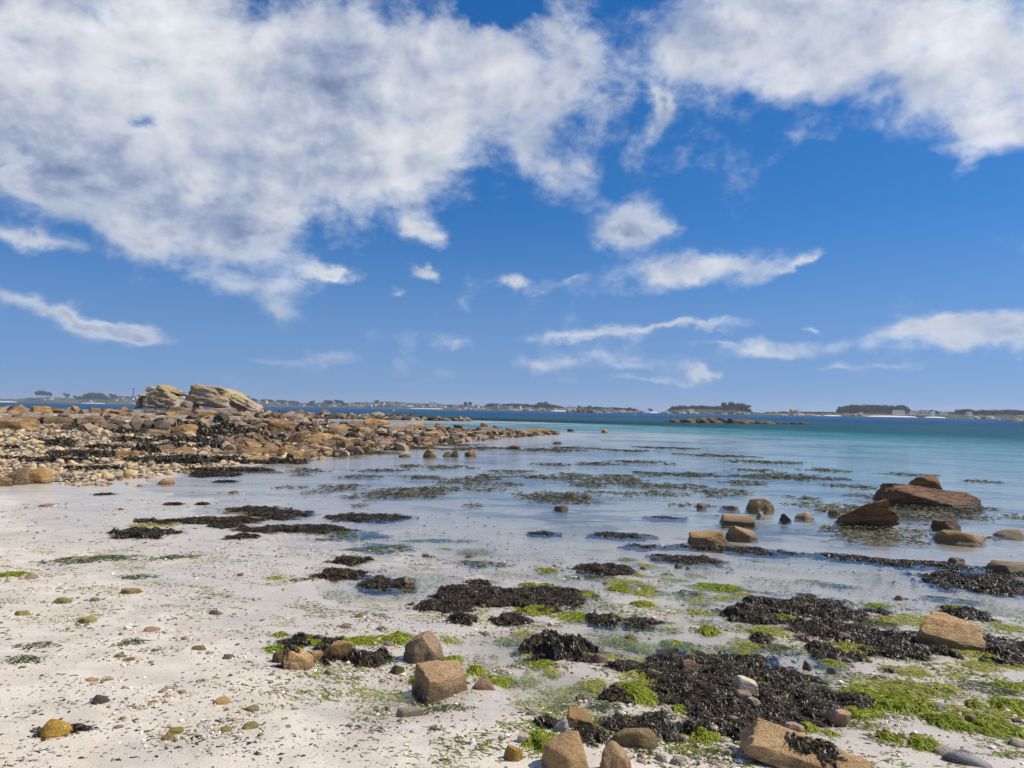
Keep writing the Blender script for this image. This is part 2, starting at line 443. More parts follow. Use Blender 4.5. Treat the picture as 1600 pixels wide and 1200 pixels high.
M['streak'] = rock_mat('grey_streaked_stone', (0.20, 0.18, 0.16), (0.50, 0.47, 0.43), (0.08, 0.07, 0.06), speck=0.2, band=1.0, bump=0.8, bscale=1.6)
M['tor'] = rock_mat('lichened_granite', (0.35, 0.275, 0.205), (0.52, 0.44, 0.345), (0.12, 0.09, 0.07), speck=0.25, lichen=0.62, band=0.9, bump=0.8, bscale=0.4, wet=False, spread=0.3)
M['islet'] = rock_mat('dark_skerry_rock', (0.062, 0.045, 0.028), (0.20, 0.14, 0.075), (0.02, 0.015, 0.01), speck=0.2, band=0.6, bump=0.8, bscale=0.3, wet=False)
M['pale_far'] = rock_mat('pale_far_granite', (0.30, 0.22, 0.165), (0.46, 0.36, 0.28), (0.13, 0.10, 0.08), speck=0.1, band=0.5, bump=0.8, bscale=0.08, wet=False)
M['mossy'] = rock_mat('algae_stained_stone', (0.17, 0.14, 0.05), (0.29, 0.25, 0.12), (0.075, 0.085, 0.018), speck=0.35, bump=0.7)

def weed_mat(name, ca, cb, cc, rough, spec=0.5, trans=0.0):
    """colour varies from frond to frond through the vertex value 'tone'"""
    mt, N = new_mat(name)
    t = N.n('ShaderNodeAttribute', attribute_name='tone').outputs['Fac']
    col = N.mix(N.ss(t, 0.0, 0.6), ca, cb)
    col = N.mix(N.ss(t, 0.6, 1.0), col, cc)
    geo = N.n('ShaderNodeNewGeometry')
    nn = N.noise(geo.outputs['Position'], 6.0, 3)
    col = N.mix(N.math('MULTIPLY', N.ss(nn, 0.45, 0.7), 0.35), col, cb)
    b = N.n('ShaderNodeBsdfPrincipled', {'Base Color': col, 'Roughness': rough, 'Specular IOR Level': spec})
    sh = b.outputs[0]
    if trans > 0:
        tr = N.n('ShaderNodeBsdfTranslucent', {'Color': col})
        sh = N.n('ShaderNodeMixShader', {0: trans, 1: sh, 2: tr.outputs[0]}).outputs[0]
    finish(N, sh)
    return mt
M['wrack'] = weed_mat('bladder_wrack', (0.010, 0.0078, 0.005), (0.036, 0.025, 0.010), (0.150, 0.098, 0.028), 0.42, 0.32)
M['wrack_float'] = weed_mat('floating_wrack', (0.024, 0.021, 0.009), (0.060, 0.050, 0.020), (0.115, 0.095, 0.038), 0.6, 0.2)
M['green'] = weed_mat('green_algae', (0.10, 0.13, 0.008), (0.27, 0.315, 0.016), (0.45, 0.47, 0.07), 0.6, 0.2, 0.25)
M['yellow'] = weed_mat('yellow_green_algae', (0.19, 0.19, 0.02), (0.36, 0.36, 0.04), (0.50, 0.48, 0.12), 0.6, 0.2, 0.25)
M['threads'] = weed_mat('algae_threads', (0.09, 0.11, 0.014), (0.27, 0.29, 0.032), (0.46, 0.45, 0.10), 0.6, 0.2, 0.2)
M['deepgreen'] = weed_mat('dark_green_algae', (0.022, 0.035, 0.006), (0.055, 0.082, 0.013), (0.12, 0.15, 0.03), 0.6, 0.2, 0.15)

def vcol_mat(name, rough, spec=0.4):
    mt, N = new_mat(name)
    c = N.n('ShaderNodeAttribute', attribute_name='tint').outputs['Color']
    b = N.n('ShaderNodeBsdfPrincipled', {'Base Color': c, 'Roughness': rough, 'Specular IOR Level': spec})
    finish(N, b.outputs[0])
    return mt
M['debris'] = vcol_mat('strand_debris', 0.5)
M['chips'] = vcol_mat('stone_and_shell_chips', 0.75)

def plain_mat(name, col, rough=0.8, nscale=0.2, amt=0.25):
    mt, N = new_mat(name)
    geo = N.n('ShaderNodeNewGeometry')
    oi = N.n('ShaderNodeObjectInfo').outputs['Random']
    nn = N.noise(geo.outputs['Position'], nscale, 4)
    c = N.mix(nn, tuple(x * (1 - amt) for x in col), tuple(min(1, x * (1 + amt)) for x in col))
    c = N.n('ShaderNodeHueSaturation', {'Color': c, 'Value': N.math('ADD', 0.88, N.math('MULTIPLY', oi, 0.24))}).outputs[0]
    b = N.n('ShaderNodeBsdfPrincipled', {'Base Color': c, 'Roughness': rough})
    finish(N, b.outputs[0])
    return mt
M['house_wall'] = plain_mat('white_render', (0.70, 0.67, 0.62))
M['stone_wall'] = plain_mat('grey_stone_wall', (0.36, 0.33, 0.29))
M['slate'] = plain_mat('slate_roof', (0.10, 0.105, 0.12))
M['glass_dark'] = plain_mat('dark_window', (0.04, 0.05, 0.06), 0.2)
M['hull'] = plain_mat('white_boat_hull', (0.78, 0.78, 0.76), 0.35)
M['hull_trim'] = plain_mat('blue_boat_trim', (0.05, 0.09, 0.18), 0.4)
M['buoy'] = plain_mat('white_buoy', (0.78, 0.76, 0.72), 0.4)
M['light_stone'] = plain_mat('lighthouse_stone', (0.27, 0.25, 0.23))
M['far_sand'] = plain_mat('far_beach_sand', (0.68, 0.60, 0.50), 0.9, 0.05, 0.12)
M['bark'] = plain_mat('bark', (0.07, 0.05, 0.035))

def far_land_mat():
    mt, N = new_mat('scrub_and_fields')
    geo = N.n('ShaderNodeNewGeometry')
    n1 = N.noise(geo.outputs['Position'], 0.012, 5, 0.6)
    n2 = N.noise(geo.outputs['Position'], 0.08, 4, 0.6)
    c = N.mix(N.ss(n1, 0.4, 0.6), (0.055, 0.060, 0.028), (0.12, 0.115, 0.055))
    c = N.mix(N.math('MULTIPLY', N.ss(n2, 0.5, 0.7), 0.7), c, (0.035, 0.045, 0.022))
    b = N.n('ShaderNodeBsdfPrincipled', {'Base Color': c, 'Roughness': 0.95, 'Specular IOR Level': 0.1})
    finish(N, b.outputs[0]); return mt
M['far_land'] = far_land_mat()
def leaf_mat(name, a, b_):
    mt, N = new_mat(name)
    t = N.n('ShaderNodeAttribute', attribute_name='tone').outputs['Fac']
    c = N.mix(t, a, b_)
    b = N.n('ShaderNodeBsdfPrincipled', {'Base Color': c, 'Roughness': 0.7, 'Specular IOR Level': 0.2})
    finish(N, b.outputs[0]); return mt
M['pine'] = leaf_mat('pine_foliage', (0.020, 0.032, 0.018), (0.055, 0.075, 0.034))

# sand: dry and pale above, smooth, grey and shiny where wet; sunk weed beds on the sea floor
def sand_mat():
    mt, N = new_mat('shell_sand')
    geo = N.n('ShaderNodeNewGeometry'); pos = geo.outputs['Position']
    x, y, z = N.n('ShaderNodeSeparateXYZ', {0: pos}).outputs
    big = N.noise(pos, 0.35, 5, 0.6); med = N.noise(pos, 3.0, 5, 0.6); fin = N.noise(pos, 45.0, 4, 0.65); gr = N.noise(pos, 420.0, 2, 0.6)
    strv = N.n('ShaderNodeMapping', {'Vector': pos, 'Rotation': (0, 0, 0.45), 'Scale': (1.3, 5.5, 1.0)}).outputs[0]
    stre = N.noise(strv, 2.6, 6, 0.62)
    dry = N.mix(N.ss(big, 0.35, 0.65), (0.59, 0.485, 0.375), (0.68, 0.58, 0.465))
    wetc = N.mix(N.ss(med, 0.35, 0.65), (0.51, 0.435, 0.34), (0.63, 0.55, 0.44))
    zz = N.math('ADD', z, N.math('ADD', N.math('MULTIPLY', N.math('SUBTRACT', big, 0.5), 0.10), N.math('MULTIPLY', N.math('SUBTRACT', stre, 0.5), 0.07)))
    wet = N.ss(zz, 0.20, 0.07)
    col = N.mix(wet, dry, wetc)
    damp = N.noise(pos, 0.9, 4, 0.6)
    col = N.mix(N.math('MULTIPLY', N.ss(damp, 0.50, 0.64), 0.38), col, (0.36, 0.315, 0.25))
    film = N.ss(zz, 0.075, 0.02)
    col = N.mix(N.math('MULTIPLY', film, 0.5), col, (0.43, 0.375, 0.30))
    col = N.mix(N.math('MULTIPLY', N.ss(stre, 0.57, 0.76), 0.5), col, (0.25, 0.215, 0.165))
    col = N.mix(N.math('MULTIPLY', N.ss(fin, 0.57, 0.72), 0.45), col, (0.24, 0.205, 0.155))
    col = N.mix(N.math('MULTIPLY', N.ss(gr, 0.60, 0.72), 0.30), col, (0.78, 0.73, 0.66))
    col = N.mix(N.math('MULTIPLY', N.ss(gr, 0.40, 0.30), 0.30), col, (0.16, 0.14, 0.12))
    # sunk weed beds
    bedv = N.n('ShaderNodeMapping', {'Vector': pos, 'Scale': (0.5, 1.0, 0.0)}).outputs[0]
    bedn = N.noise(bedv, 0.22, 6, 0.62)
    farb = N.ss(y, 20.0, 60.0)
    bed = N.math('MULTIPLY', N.ss(bedn, N.math('SUBTRACT', 0.53, N.math('MULTIPLY', farb, 0.03)), 0.60), N.ss(z, -0.03, -0.12))
    bed2n = N.noise(bedv, 1.1, 6, 0.62)
    bed2 = N.math('MULTIPLY', N.ss(bed2n, 0.47, 0.54), N.math('MULTIPLY', N.math('MULTIPLY', N.ss(z, -0.02, -0.06), 0.9), N.ss(bedn, 0.44, 0.52)))
    bed = N.math('MAXIMUM', bed, bed2)
    col = N.mix(N.math('MULTIPLY', bed, 0.85), col, (0.050, 0.055, 0.036))
    rk = N.n('ShaderNodeAttribute', attribute_name='rocky').outputs['Fac']
    gcol = N.mix(N.ss(fin, 0.35, 0.65), (0.10, 0.068, 0.042), (0.25, 0.175, 0.11))
    col = N.mix(N.math('MULTIPLY', rk, N.ss(med, 0.62, 0.52)), col, gcol)
    rough = N.math('SUBTRACT', 0.88, N.math('ADD', N.math('MULTIPLY', wet, 0.20), N.math('MULTIPLY', film, 0.42)))
    hgt = N.math('ADD', N.math('MULTIPLY', fin, N.math('SUBTRACT', 0.8, N.math('MULTIPLY', film, 0.6))), N.math('MULTIPLY', med, 1.2))
    bm = N.n('ShaderNodeBump', {'Height': hgt, 'Strength': 0.32, 'Distance': 0.03})
    b = N.n('ShaderNodeBsdfPrincipled', {'Base Color': col, 'Roughness': rough, 'Normal': bm.outputs[0], 'Specular IOR Level': 0.5})
    finish(N, b.outputs[0]); return mt
M['sand'] = sand_mat()

def water_mat():
    mt, N = new_mat('sea_water')
    geo = N.n('ShaderNodeNewGeometry'); pos = geo.outputs['Position']
    x, y, z = N.n('ShaderNodeSeparateXYZ', {0: pos}).outputs
    dep = N.n('ShaderNodeAttribute', attribute_name='depth').outputs['Fac']
    dist = N.vmath('LENGTH', pos)
    ripv = N.n('ShaderNodeMapping', {'Vector': pos, 'Rotation': (0, 0, 0.12), 'Scale': (0.45, 1.0, 1.0)}).outputs[0]
    r1 = N.noise(ripv, 3.2, 4, 0.55); r2 = N.noise(ripv, 0.5, 4, 0.55); r3 = N.noise(ripv, 14.0, 3, 0.5)
    rough_zone = N.ss(dist, 14.0, 90.0)
    hgt = N.math('ADD', N.math('MULTIPLY', r1, 0.035), N.math('ADD', N.math('MULTIPLY', r2, 0.18), N.math('MULTIPLY', r3, 0.010)))
    bm = N.n('ShaderNodeBump', {'Height': hgt, 'Strength': N.math('ADD', 0.30, N.math('MULTIPLY', rough_zone, 0.55)), 'Distance': 1.0})
    fr = N.n('ShaderNodeFresnel', {'IOR': 1.33, 'Normal': bm.outputs[0]}).outputs[0]
    # a ruffled sea never shows its full mirror at grazing angles: facets tilt towards the eye
    fr = N.math('MULTIPLY', fr, N.math('SUBTRACT', 1.0, N.math('MULTIPLY', N.ss(dist, 11.0, 95.0), 0.86)))
    gl = N.n('ShaderNodeBsdfGlossy', {'Color': (1, 1, 1, 1), 'Roughness': N.math('ADD', 0.02, N.math('MULTIPLY', rough_zone, 0.16)), 'Normal': bm.outputs[0]})
    # transmitted light: red is lost first
    d2 = N.math('MULTIPLY', dep, -1.0)
    tr_ = N.math('EXPONENT', N.math('MULTIPLY', d2, 1.05)); tg = N.math('EXPONENT', N.math('MULTIPLY', d2, 0.16)); tb = N.math('EXPONENT', N.math('MULTIPLY', d2, 0.13))
    tint = N.n('ShaderNodeCombineColor', {0: tr_, 1: tg, 2: tb}).outputs[0]
    tp = N.n('ShaderNodeBsdfTransparent', {'Color': tint})
    k = N.math('SUBTRACT', 1.0, N.math('EXPONENT', N.math('MULTIPLY', dep, -0.50)))
    body = N.mix(N.ss(dep, 0.6, 3.2), (0.035, 0.150, 0.185), (0.012, 0.066, 0.150))
    df = N.n('ShaderNodeBsdfDiffuse', {'Color': body})
    under = N.n('ShaderNodeMixShader', {0: k, 1: tp.outputs[0], 2: df.outputs[0]})
    sh = N.n('ShaderNodeMixShader', {0: fr, 1: under.outputs[0], 2: gl.outputs[0]})
    finish(N, sh.outputs[0]); return mt
M['water'] = water_mat()

# ------------------------------------------------------------------ ground sheet and sea
def polar(cols_f, half, cols_b, radii):
    a = np.concatenate([np.linspace(-half, half, cols_f, endpoint=False), np.linspace(half, 2 * math.pi - half, cols_b, endpoint=False)])
    A, Rr = np.meshgrid(a, radii)
    Xg, Yg = np.sin(A) * Rr, np.cos(A) * Rr
    nc, nr = len(a), len(radii)
    i = np.arange(nr - 1)[:, None] * nc; j = np.arange(nc)[None, :]; j2 = (j + 1) % nc
    F = np.stack([i + j, i + nc + j, i + nc + j2, i + j2], -1).reshape(-1, 4)[:, ::-1]
    return Xg.ravel(), Yg.ravel(), F, nc
gx, gy, gf, nc = polar(G_COLS, G_HALF, G_BACK, G_RAD)
gz = G_Z.ravel()
V = np.stack([gx, gy, gz], 1)
V = np.concatenate([V, [[0, 0, gh(0, 0)]]]); c0 = len(V) - 1
cap = np.stack([np.full(nc, c0), np.arange(nc), (np.arange(nc) + 1) % nc], 1)[:, ::-1]
gs_ = sdist(gx, gy)
grk = np.append(sstep(gy, 25, 31) * sstep(gs_, -1.5, 0.2), 0.0)
ground = link('ground', make_mesh('ground', V, [gf, cap], M['sand'], smooth=True, attrs={'rocky': grk}))
tag(ground, 'pale shell sand beach running down under the water', 'beach', kind='structure')

rad = np.concatenate([np.geomspace(2.6, 30, 150, endpoint=False), np.geomspace(30, 200, 110, endpoint=False), np.geomspace(200, 8900, 50)])
wx, wy, wf, nc = polar(300, R(50), 60, rad)
wh = _exact(wx, wy)
wd = np.maximum(0, -wh)
keep = (wh < 0.05)
fk = keep[wf].any(1)
sea = link('sea', make_mesh('sea', np.stack([wx, wy, np.zeros_like(wx)], 1), wf[fk], M['water'], smooth=True, attrs={'depth': wd}))
tag(sea, 'clear calm sea water, turquoise to blue towards the horizon', 'sea', kind='structure')
# ------------------------------------------------------------------ rock shapes
_ico = {}
def ico(sub):
    if sub not in _ico:
        bm = bmesh.new(); bmesh.ops.create_icosphere(bm, subdivisions=sub, radius=1.0)
        v = np.array([x.co[:] for x in bm.verts]); f = np.array([[q.index for q in p.verts] for p in bm.faces]); bm.free()
        _ico[sub] = (v / np.linalg.norm(v, axis=1)[:, None], f)
    return _ico[sub]

def rock_shape(seed, sub=4, planes=11, sharp=40.0, boxy=0.45, rough=0.045, layers=0.0, dip=0.3, top=None, lay=0.10):
    """a block bounded by random joint planes, edges worn, surface pitted; fits the box [-.5,.5]^2 x [0,1]"""
    rg = np.random.default_rng(seed)
    v, f = ico(sub)
    nrm = []; dist = []
    k = 4 if boxy > 0.6 else int(rg.integers(5, 8)); a0 = rg.uniform(0, 6.28) if boxy < 0.6 else rg.uniform(-0.25, 0.25)
    for i in range(k):
        a = a0 + i * 2 * math.pi / k + rg.normal() * 0.35 * (1.15 - boxy)
        nrm.append((math.cos(a), math.sin(a), rg.uniform(0.0, 0.75) * (1.15 - boxy) + 0.03)); dist.append(rg.uniform(0.62, 0.95))
    for i in range(2 if boxy < 0.7 else 1):
        nrm.append((rg.normal() * 0.5 * (1.2 - boxy), rg.normal() * 0.5 * (1.2 - boxy), 1.0)); dist.append(rg.uniform(0.45, 0.62))
    nrm.append((0, 0, -1.0)); dist.append(0.5)
    for _ in range(planes):
        q = rg.normal(size=3); q[2] = abs(q[2]) * 0.9
        nrm.append(q); dist.append(rg.uniform(0.70, 0.98))
    if top is not None: nrm.append(top); dist.append(0.45)
    nrm = np.array(nrm, float); nrm /= np.linalg.norm(nrm, axis=1)[:, None]; dist = np.array(dist)
    dt = np.clip(v @ nrm.T, 1e-3, None) / dist[None, :]
    r = 1.0 / (np.sum(dt ** sharp, axis=1) ** (1.0 / sharp))
    p = v * r[:, None]
    sx = rg.uniform(0, 50)
    n = fbm(p[:, 0] * 2.2 + sx, p[:, 1] * 2.2, p[:, 2] * 2.2, oct=4, gain=0.55)
    n2 = np.abs(fbm(p[:, 0] * 5 + sx, p[:, 1] * 5, p[:, 2] * 5, oct=3))
    p = p * (1 + rough * 1.8 * n - rough * 0.9 * n2)[:, None]
    if layers > 0:
        tl = p[:, 2] + dip * p[:, 0] + 0.15 * p[:, 1]
        ph = tl * layers + 0.35 * fbm(p[:, 0] * 1.5 + sx, p[:, 1] * 1.5, oct=2)
        fr = ph - np.floor(ph)
        groove = np.exp(-((fr - 0.5) / 0.13) ** 2)
        step = perlin(np.floor(ph) * 3.7 + sx, np.zeros_like(ph) + 0.37)
        p = p * (1 - lay * groove + lay * step)[:, None]
    lo, hi = p.min(0), p.max(0)
    p = (p - (lo + hi) / 2) / (hi - lo)
    p[:, 2] += 0.5
    return p, f

def cam_yaw(x, y):
    return -math.atan2(x, y)

def place_rock(name, u, v, w, h, mat, label, cat='rock', seed=1, yaw=None, depth=0.8, sink=0.22, sub=4, group=None, tilt=(0, 0), floor=None, Yd=None, dz=0.0, **kw):
    """a rock whose foot stands at photo pixel (u, v) and that spans w x h photo pixels"""
    p = P(u, v) if Yd is None else at_depth(u, v, Yd)
    d = math.hypot(p[0], p[1])
    W_, H_ = w / FPX * d * 1.04, h / FPX * d * 0.80
    Dp = W_ * depth
    gz_ = gh(p[0], p[1])
    # the pixel marks the front foot, the body lies behind it
    dirv = np.array([p[0], p[1]]) / d
    cx, cy = p[0] + dirv[0] * Dp * 0.42, p[1] + dirv[1] * Dp * 0.42
    zb = min(gh(cx, cy), p[2], gh(p[0], p[1]))
    if Yd is not None: zb = p[2]
    below = sink * H_ + max(0, p[2] - zb)
    V_, F_ = rock_shape(seed, sub=sub, **kw)
    V_ = V_ * np.array([W_, Dp, H_ + below])
    me = make_mesh(name, V_, F_, mat, smooth=True)
    if kw.get('sharp', 40) > 20: me.set_sharp_from_angle(angle=R(24 if sub > 3 else 34))
    o = link(name, me, (cx, cy, p[2] - below + dz), (tilt[0], tilt[1], cam_yaw(cx, cy) + (yaw or 0.0)))
    tag(o, label, cat, group)
    if label is None: label_later(o, u, v, 'stone')
    return o

# ---- rocks of the foreground sand
place_rock('boulder', 690, 1090, 80, 52, M['tan'], 'squared tan granite boulder with a flat top beside green algae', 'boulder', seed=24, boxy=0.95, planes=2, depth=0.8, yaw=0.45, tilt=(0.12, -0.05), sub=5)
place_rock('boulder', 662, 1037, 64, 54, M['tan'], 'sloping tan granite boulder just behind the squared tan boulder', 'boulder', seed=33, boxy=0.6, planes=7, depth=0.8, top=(0.6, -0.2, 0.7), sub=5)
place_rock('boulder', 466, 1046, 46, 40, M['tan'], 'upright grey tan boulder draped with dark weed at left', 'boulder', seed=8, boxy=0.7, planes=7, depth=0.6, sub=5)
place_rock('boulder', 522, 1030, 40, 38, M['brown'], 'leaning brown stone wedged between black weed tufts', 'boulder', seed=5, boxy=0.6, planes=6, depth=0.7, tilt=(0.1, 0.35), sub=5)
place_rock('stone', 437, 1036, 24, 22, M['mossy'], 'small mossy stone left of the upright grey tan boulder', 'stone', seed=61, sub=4)
place_rock('stone', 458, 1047, 18, 14, M['tan'], 'small round stone at the foot of the upright grey tan boulder', 'stone', seed=62, sub=4, sharp=6)
place_rock('stone', 494, 1034, 22, 18, M['tan'], 'round tan stone right of the upright grey tan boulder', 'stone', seed=63, sub=4, sharp=7)
place_rock('boulder', 884, 1212, 74, 66, M['brown'], 'big smooth brown boulder with a dished side at the bottom edge', 'boulder', seed=44, boxy=0.6, planes=6, sharp=16, depth=0.9, rough=0.04, sub=5)
place_rock('boulder', 962, 1216, 52, 56, M['brown'], 'brown boulder right of the smooth brown boulder, cut by the bottom edge', 'boulder', seed=45, boxy=0.6, planes=6, sharp=16, depth=0.9, rough=0.04, sub=5)
place_rock('boulder', 990, 1168, 76, 32, M['gold'], 'long rounded golden brown boulder in front of dark weed', 'boulder', seed=46, boxy=0.5, planes=6, sharp=7, depth=0.5, rough=0.05, sub=5)
place_rock('slab', 1262, 1206, 196, 46, M['tan'], 'long tan granite slab with two black weed tufts on it', 'boulder', seed=47, boxy=0.85, planes=4, depth=0.34, tilt=(0.0, 0.20), top=(0.05, -0.5, 0.8), sub=5)
place_rock('boulder', 1483, 1014, 84, 46, M['tan'], 'orange tan boulder with a flat tilted face among black weed', 'boulder', seed=48, boxy=0.75, planes=5, depth=0.6, tilt=(0, 0.16), top=(0.1, -0.6, 0.8), sub=5)
place_rock('stone', 1512, 1196, 60, 18, M['streak'], 'long grey and white streaked stone lying on bare sand', 'stone', seed=49, boxy=0.3, planes=5, sharp=8, depth=0.35, tilt=(0, 0.1), sink=0.3)
place_rock('stone', 1480, 1183, 32, 10, M['pale'], 'low pale stone behind the grey and white streaked stone', 'stone', seed=50, sub=4, sharp=8)
place_rock('stone', 1164, 1092, 38, 24, M['pale'], 'pale angular stone set in the middle of the largest black weed mat', 'stone', seed=51, boxy=0.7, planes=5, dz=0.05)
place_rock('stone', 1160, 1103, 28, 9, M['pink'], 'flat pinkish stone just below the pale angular stone', 'stone', seed=52, sub=4, dz=0.05)
place_rock('stone', 1178, 1110, 22, 8, M['pale'], 'small flat pale stone at the lower edge of the largest weed mat', 'stone', seed=53, sub=4, dz=0.04)
place_rock('stone', 1305, 1135, 26, 26, M['pink'], 'leaning pink stone at the right edge of the largest weed mat', 'stone', seed=54, boxy=0.7, tilt=(0, 0.5), dz=0.02)
place_rock('stone', 87, 1152, 38, 26, M['gold'], 'golden cobble in its dark damp hollow on the left sand', 'stone', seed=55, boxy=0.3, sharp=6, depth=0.7, rough=0.05)
place_rock('stone', 157, 1100, 22, 13, M['dark'], 'dark grey cobble ringed with shell grit on the left sand', 'stone', seed=56, sharp=6, sub=4)
place_rock('boulder', 907, 1138, 46, 28, M['brown'], 'brown block stone behind the smooth brown boulder', 'boulder', seed=57, boxy=0.7, planes=6, sub=5)
place_rock('stone', 877, 1146, 26, 22, M['streak'], 'whitish grey stone left of the brown block stone', 'stone', seed=58, boxy=0.4)
place_rock('stone', 818, 1162, 20, 16, M['pale'], 'pale square pebble left of the smooth brown boulder', 'stone', seed=59, boxy=0.7, sub=4)
place_rock('stone', 802, 1190, 30, 26, M['gold'], 'yellowish broken stone at the lower left of the smooth brown boulder', 'stone', seed=60, sub=4)
place_rock('stone', 641, 1120, 42, 16, M['pale'], 'long pale stone in front of the squared tan boulder', 'stone', seed=64, boxy=0.7, depth=0.4, planes=4)
place_rock('stone', 668, 1094, 18, 10, M['pale'], 'small pale pebble touching the squared tan boulder', 'stone', seed=65, sub=4, sharp=7)
place_rock('stone', 756, 1078, 34, 16, M['pink'], 'pinkish stone right of the squared tan boulder', 'stone', seed=66, boxy=0.3, sharp=8)
place_rock('stone', 620, 1054, 24, 16, M['mossy'], 'algae-streaked stone in the small pool left of the squared boulder', 'stone', seed=67, sub=4)
place_rock('stone', 515, 1054, 14, 9, M['pale'], 'white pebble in front of the black weed tuft', 'stone', seed=68, sub=4, sharp=6)
place_rock('stone', 938, 1036, 26, 15, M['pink'], 'pink stone at the right foot of the cone-shaped weed mound', 'stone', seed=69, sharp=9)
place_rock('stone', 1077, 1052, 26, 13, M['pink'], 'orange pink stone on the upper edge of the largest weed mat', 'stone', seed=70, dz=0.04)
place_rock('stone', 1261, 1050, 13, 8, M['pink'], 'small orange pebble lying on the right half of the largest weed mat', 'stone', seed=71, sub=4, dz=0.05)
place_rock('stone', 1240, 1163, 30, 9, M['pink'], 'pink stone under the weed tuft on the long slab', 'stone', seed=72, sub=4, dz=0.08)
place_rock('stone', 1318, 1002, 20, 7, M['pink'], 'pink flat stone between two black weed mats', 'stone', seed=73, sub=4, dz=0.03)
place_rock('stone', 637, 916, 22, 15, M['grey_rock'], 'grey stone half covered by the weed clump left of the wide black mat', 'stone', seed=74, sub=4)

SMALL = [(205,928,30,11,'gold'),(96,943,28,10,'mossy'),(147,940,18,9,'mossy'),(336,961,24,11,'pink'),(237,987,26,10,'pink'),(137,973,26,11,'mossy'),(35,962,20,10,'mossy'),
 (105,985,9,6,'gold'),(44,905,26,9,'pink'),(286,1000,12,5,'gold'),(312,1016,24,10,'brown'),(187,1028,22,8,'mossy'),(201,1033,18,7,'mossy'),(357,1030,22,10,'mossy'),(242,1018,12,5,'mossy'),
 (345,1101,30,11,'brown'),(392,1112,26,11,'mossy'),(391,1139,26,13,'mossy'),(352,1145,22,10,'mossy'),(276,1147,26,12,'mossy'),(263,1157,20,14,'gold'),(192,1125,11,7,'brown'),
 (240,1099,11,7,'gold'),(259,1090,13,8,'pink'),(285,1084,14,8,'pink'),(142,1065,14,7,'pink'),(161,1064,8,5,'pink'),(265,1077,10,6,'pale'),(215,1107,8,4,'pale'),(320,1065,13,7,'pale'),(362,1125,9,7,'pale'),
 (365,770,18,4,'mossy'),(70,792,20,6,'pink'),(190,797,10,5,'brown'),(375,900,12,6,'gold'),(665,870,14,8,'mossy'),(733,870,14,10,'pink'),(606,1108,10,8,'pale'),(595,1118,9,7,'pale'),(596,1140,12,8,'pale'),
 (625,1128,12,7,'pink'),(678,1142,16,8,'mossy'),(648,1100,10,9,'pale'),(575,970,14,6,'pale'),(600,967,16,7,'pale'),(560,965,12,7,'gold'),(540,982,18,9,'pink'),(596,985,16,9,'pink'),(608,1010,18,11,'pale'),
 (760,992,12,9,'pale'),(640,1012,16,9,'pale'),(900,1108,12,8,'pale'),(886,1116,8,6,'pale'),(830,1118,22,8,'pink'),(918,1096,16,9,'pale'),(960,1180,16,10,'pale'),(1033,1190,24,16,'pale'),(1000,1186,14,12,'pink'),
 (1060,1196,30,16,'pale'),(1090,1170,18,11,'pale'),(1138,1180,14,13,'pale'),(1115,1195,16,10,'pale'),(1030,1160,16,9,'pale'),(1120,1132,24,9,'pale'),(1146,1128,22,12,'pale'),(1085,1130,24,10,'pink'),(1250,996,20,8,'pale'),
 (1240,962,12,6,'pale'),(1275,968,14,8,'pale'),(1295,1002,14,7,'pale'),(1325,1036,18,9,'pale'),(1300,1050,18,11,'pale'),(1380,1060,16,6,'pale'),(1420,1065,10,8,'pale'),(1470,1110,26,9,'pale'),(1516,1128,20,16,'gold'),
 (1570,1112,16,10,'pink'),(1410,1152,14,9,'pale'),(1385,1147,16,11,'pink'),(1427,1150,12,7,'brown'),(1590,1168,26,16,'pale'),(1590,1130,18,8,'brown'),(1505,1085,8,4,'pale'),(1404,937,14,10,'pink'),(1340,965,10,6,'pale'),
 (905,902,9,6,'pink'),(867,885,10,5,'pale'),(960,893,12,6,'pale'),(1005,889,12,6,'grey_rock'),(1075,888,10,5,'pale'),(874,920,14,7,'pink'),(948,912,16,6,'pink'),(978,915,14,6,'pink'),(985,998,20,8,'gold'),(800,1042,8,5,'pale'),
 (785,1050,9,5,'pale'),(878,1042,10,6,'pale'),(820,1040,8,5,'pale'),(905,1092,18,11,'gold'),(1100,1024,10,6,'pale'),(1125,1020,8,6,'pale'),(1180,1040,22,8,'pink'),(1200,1042,12,6,'pale'),(1195,1012,10,6,'pale'),(1230,1020,14,5,'pale'),(1008,918,10,5,'pink')]
NAMEC = {'gold': 'golden', 'mossy': 'algae-stained', 'pink': 'pinkish', 'brown': 'brown', 'pale': 'pale', 'grey_rock': 'grey'}
for k, (u, v, w, h, mk) in enumerate(SMALL):
    o = place_rock('pebble' if w < 18 else 'stone', u, v, w * 0.9, h * 0.72, M[mk], 'tmp', 'stone', seed=200 + k, sub=3, sharp=28, boxy=0.3, rough=0.08, sink=0.5, group='loose stones on the foreshore', yaw=random.uniform(-.4, .4))
    label_later(o, u, v, f'small {NAMEC[mk]} stone')

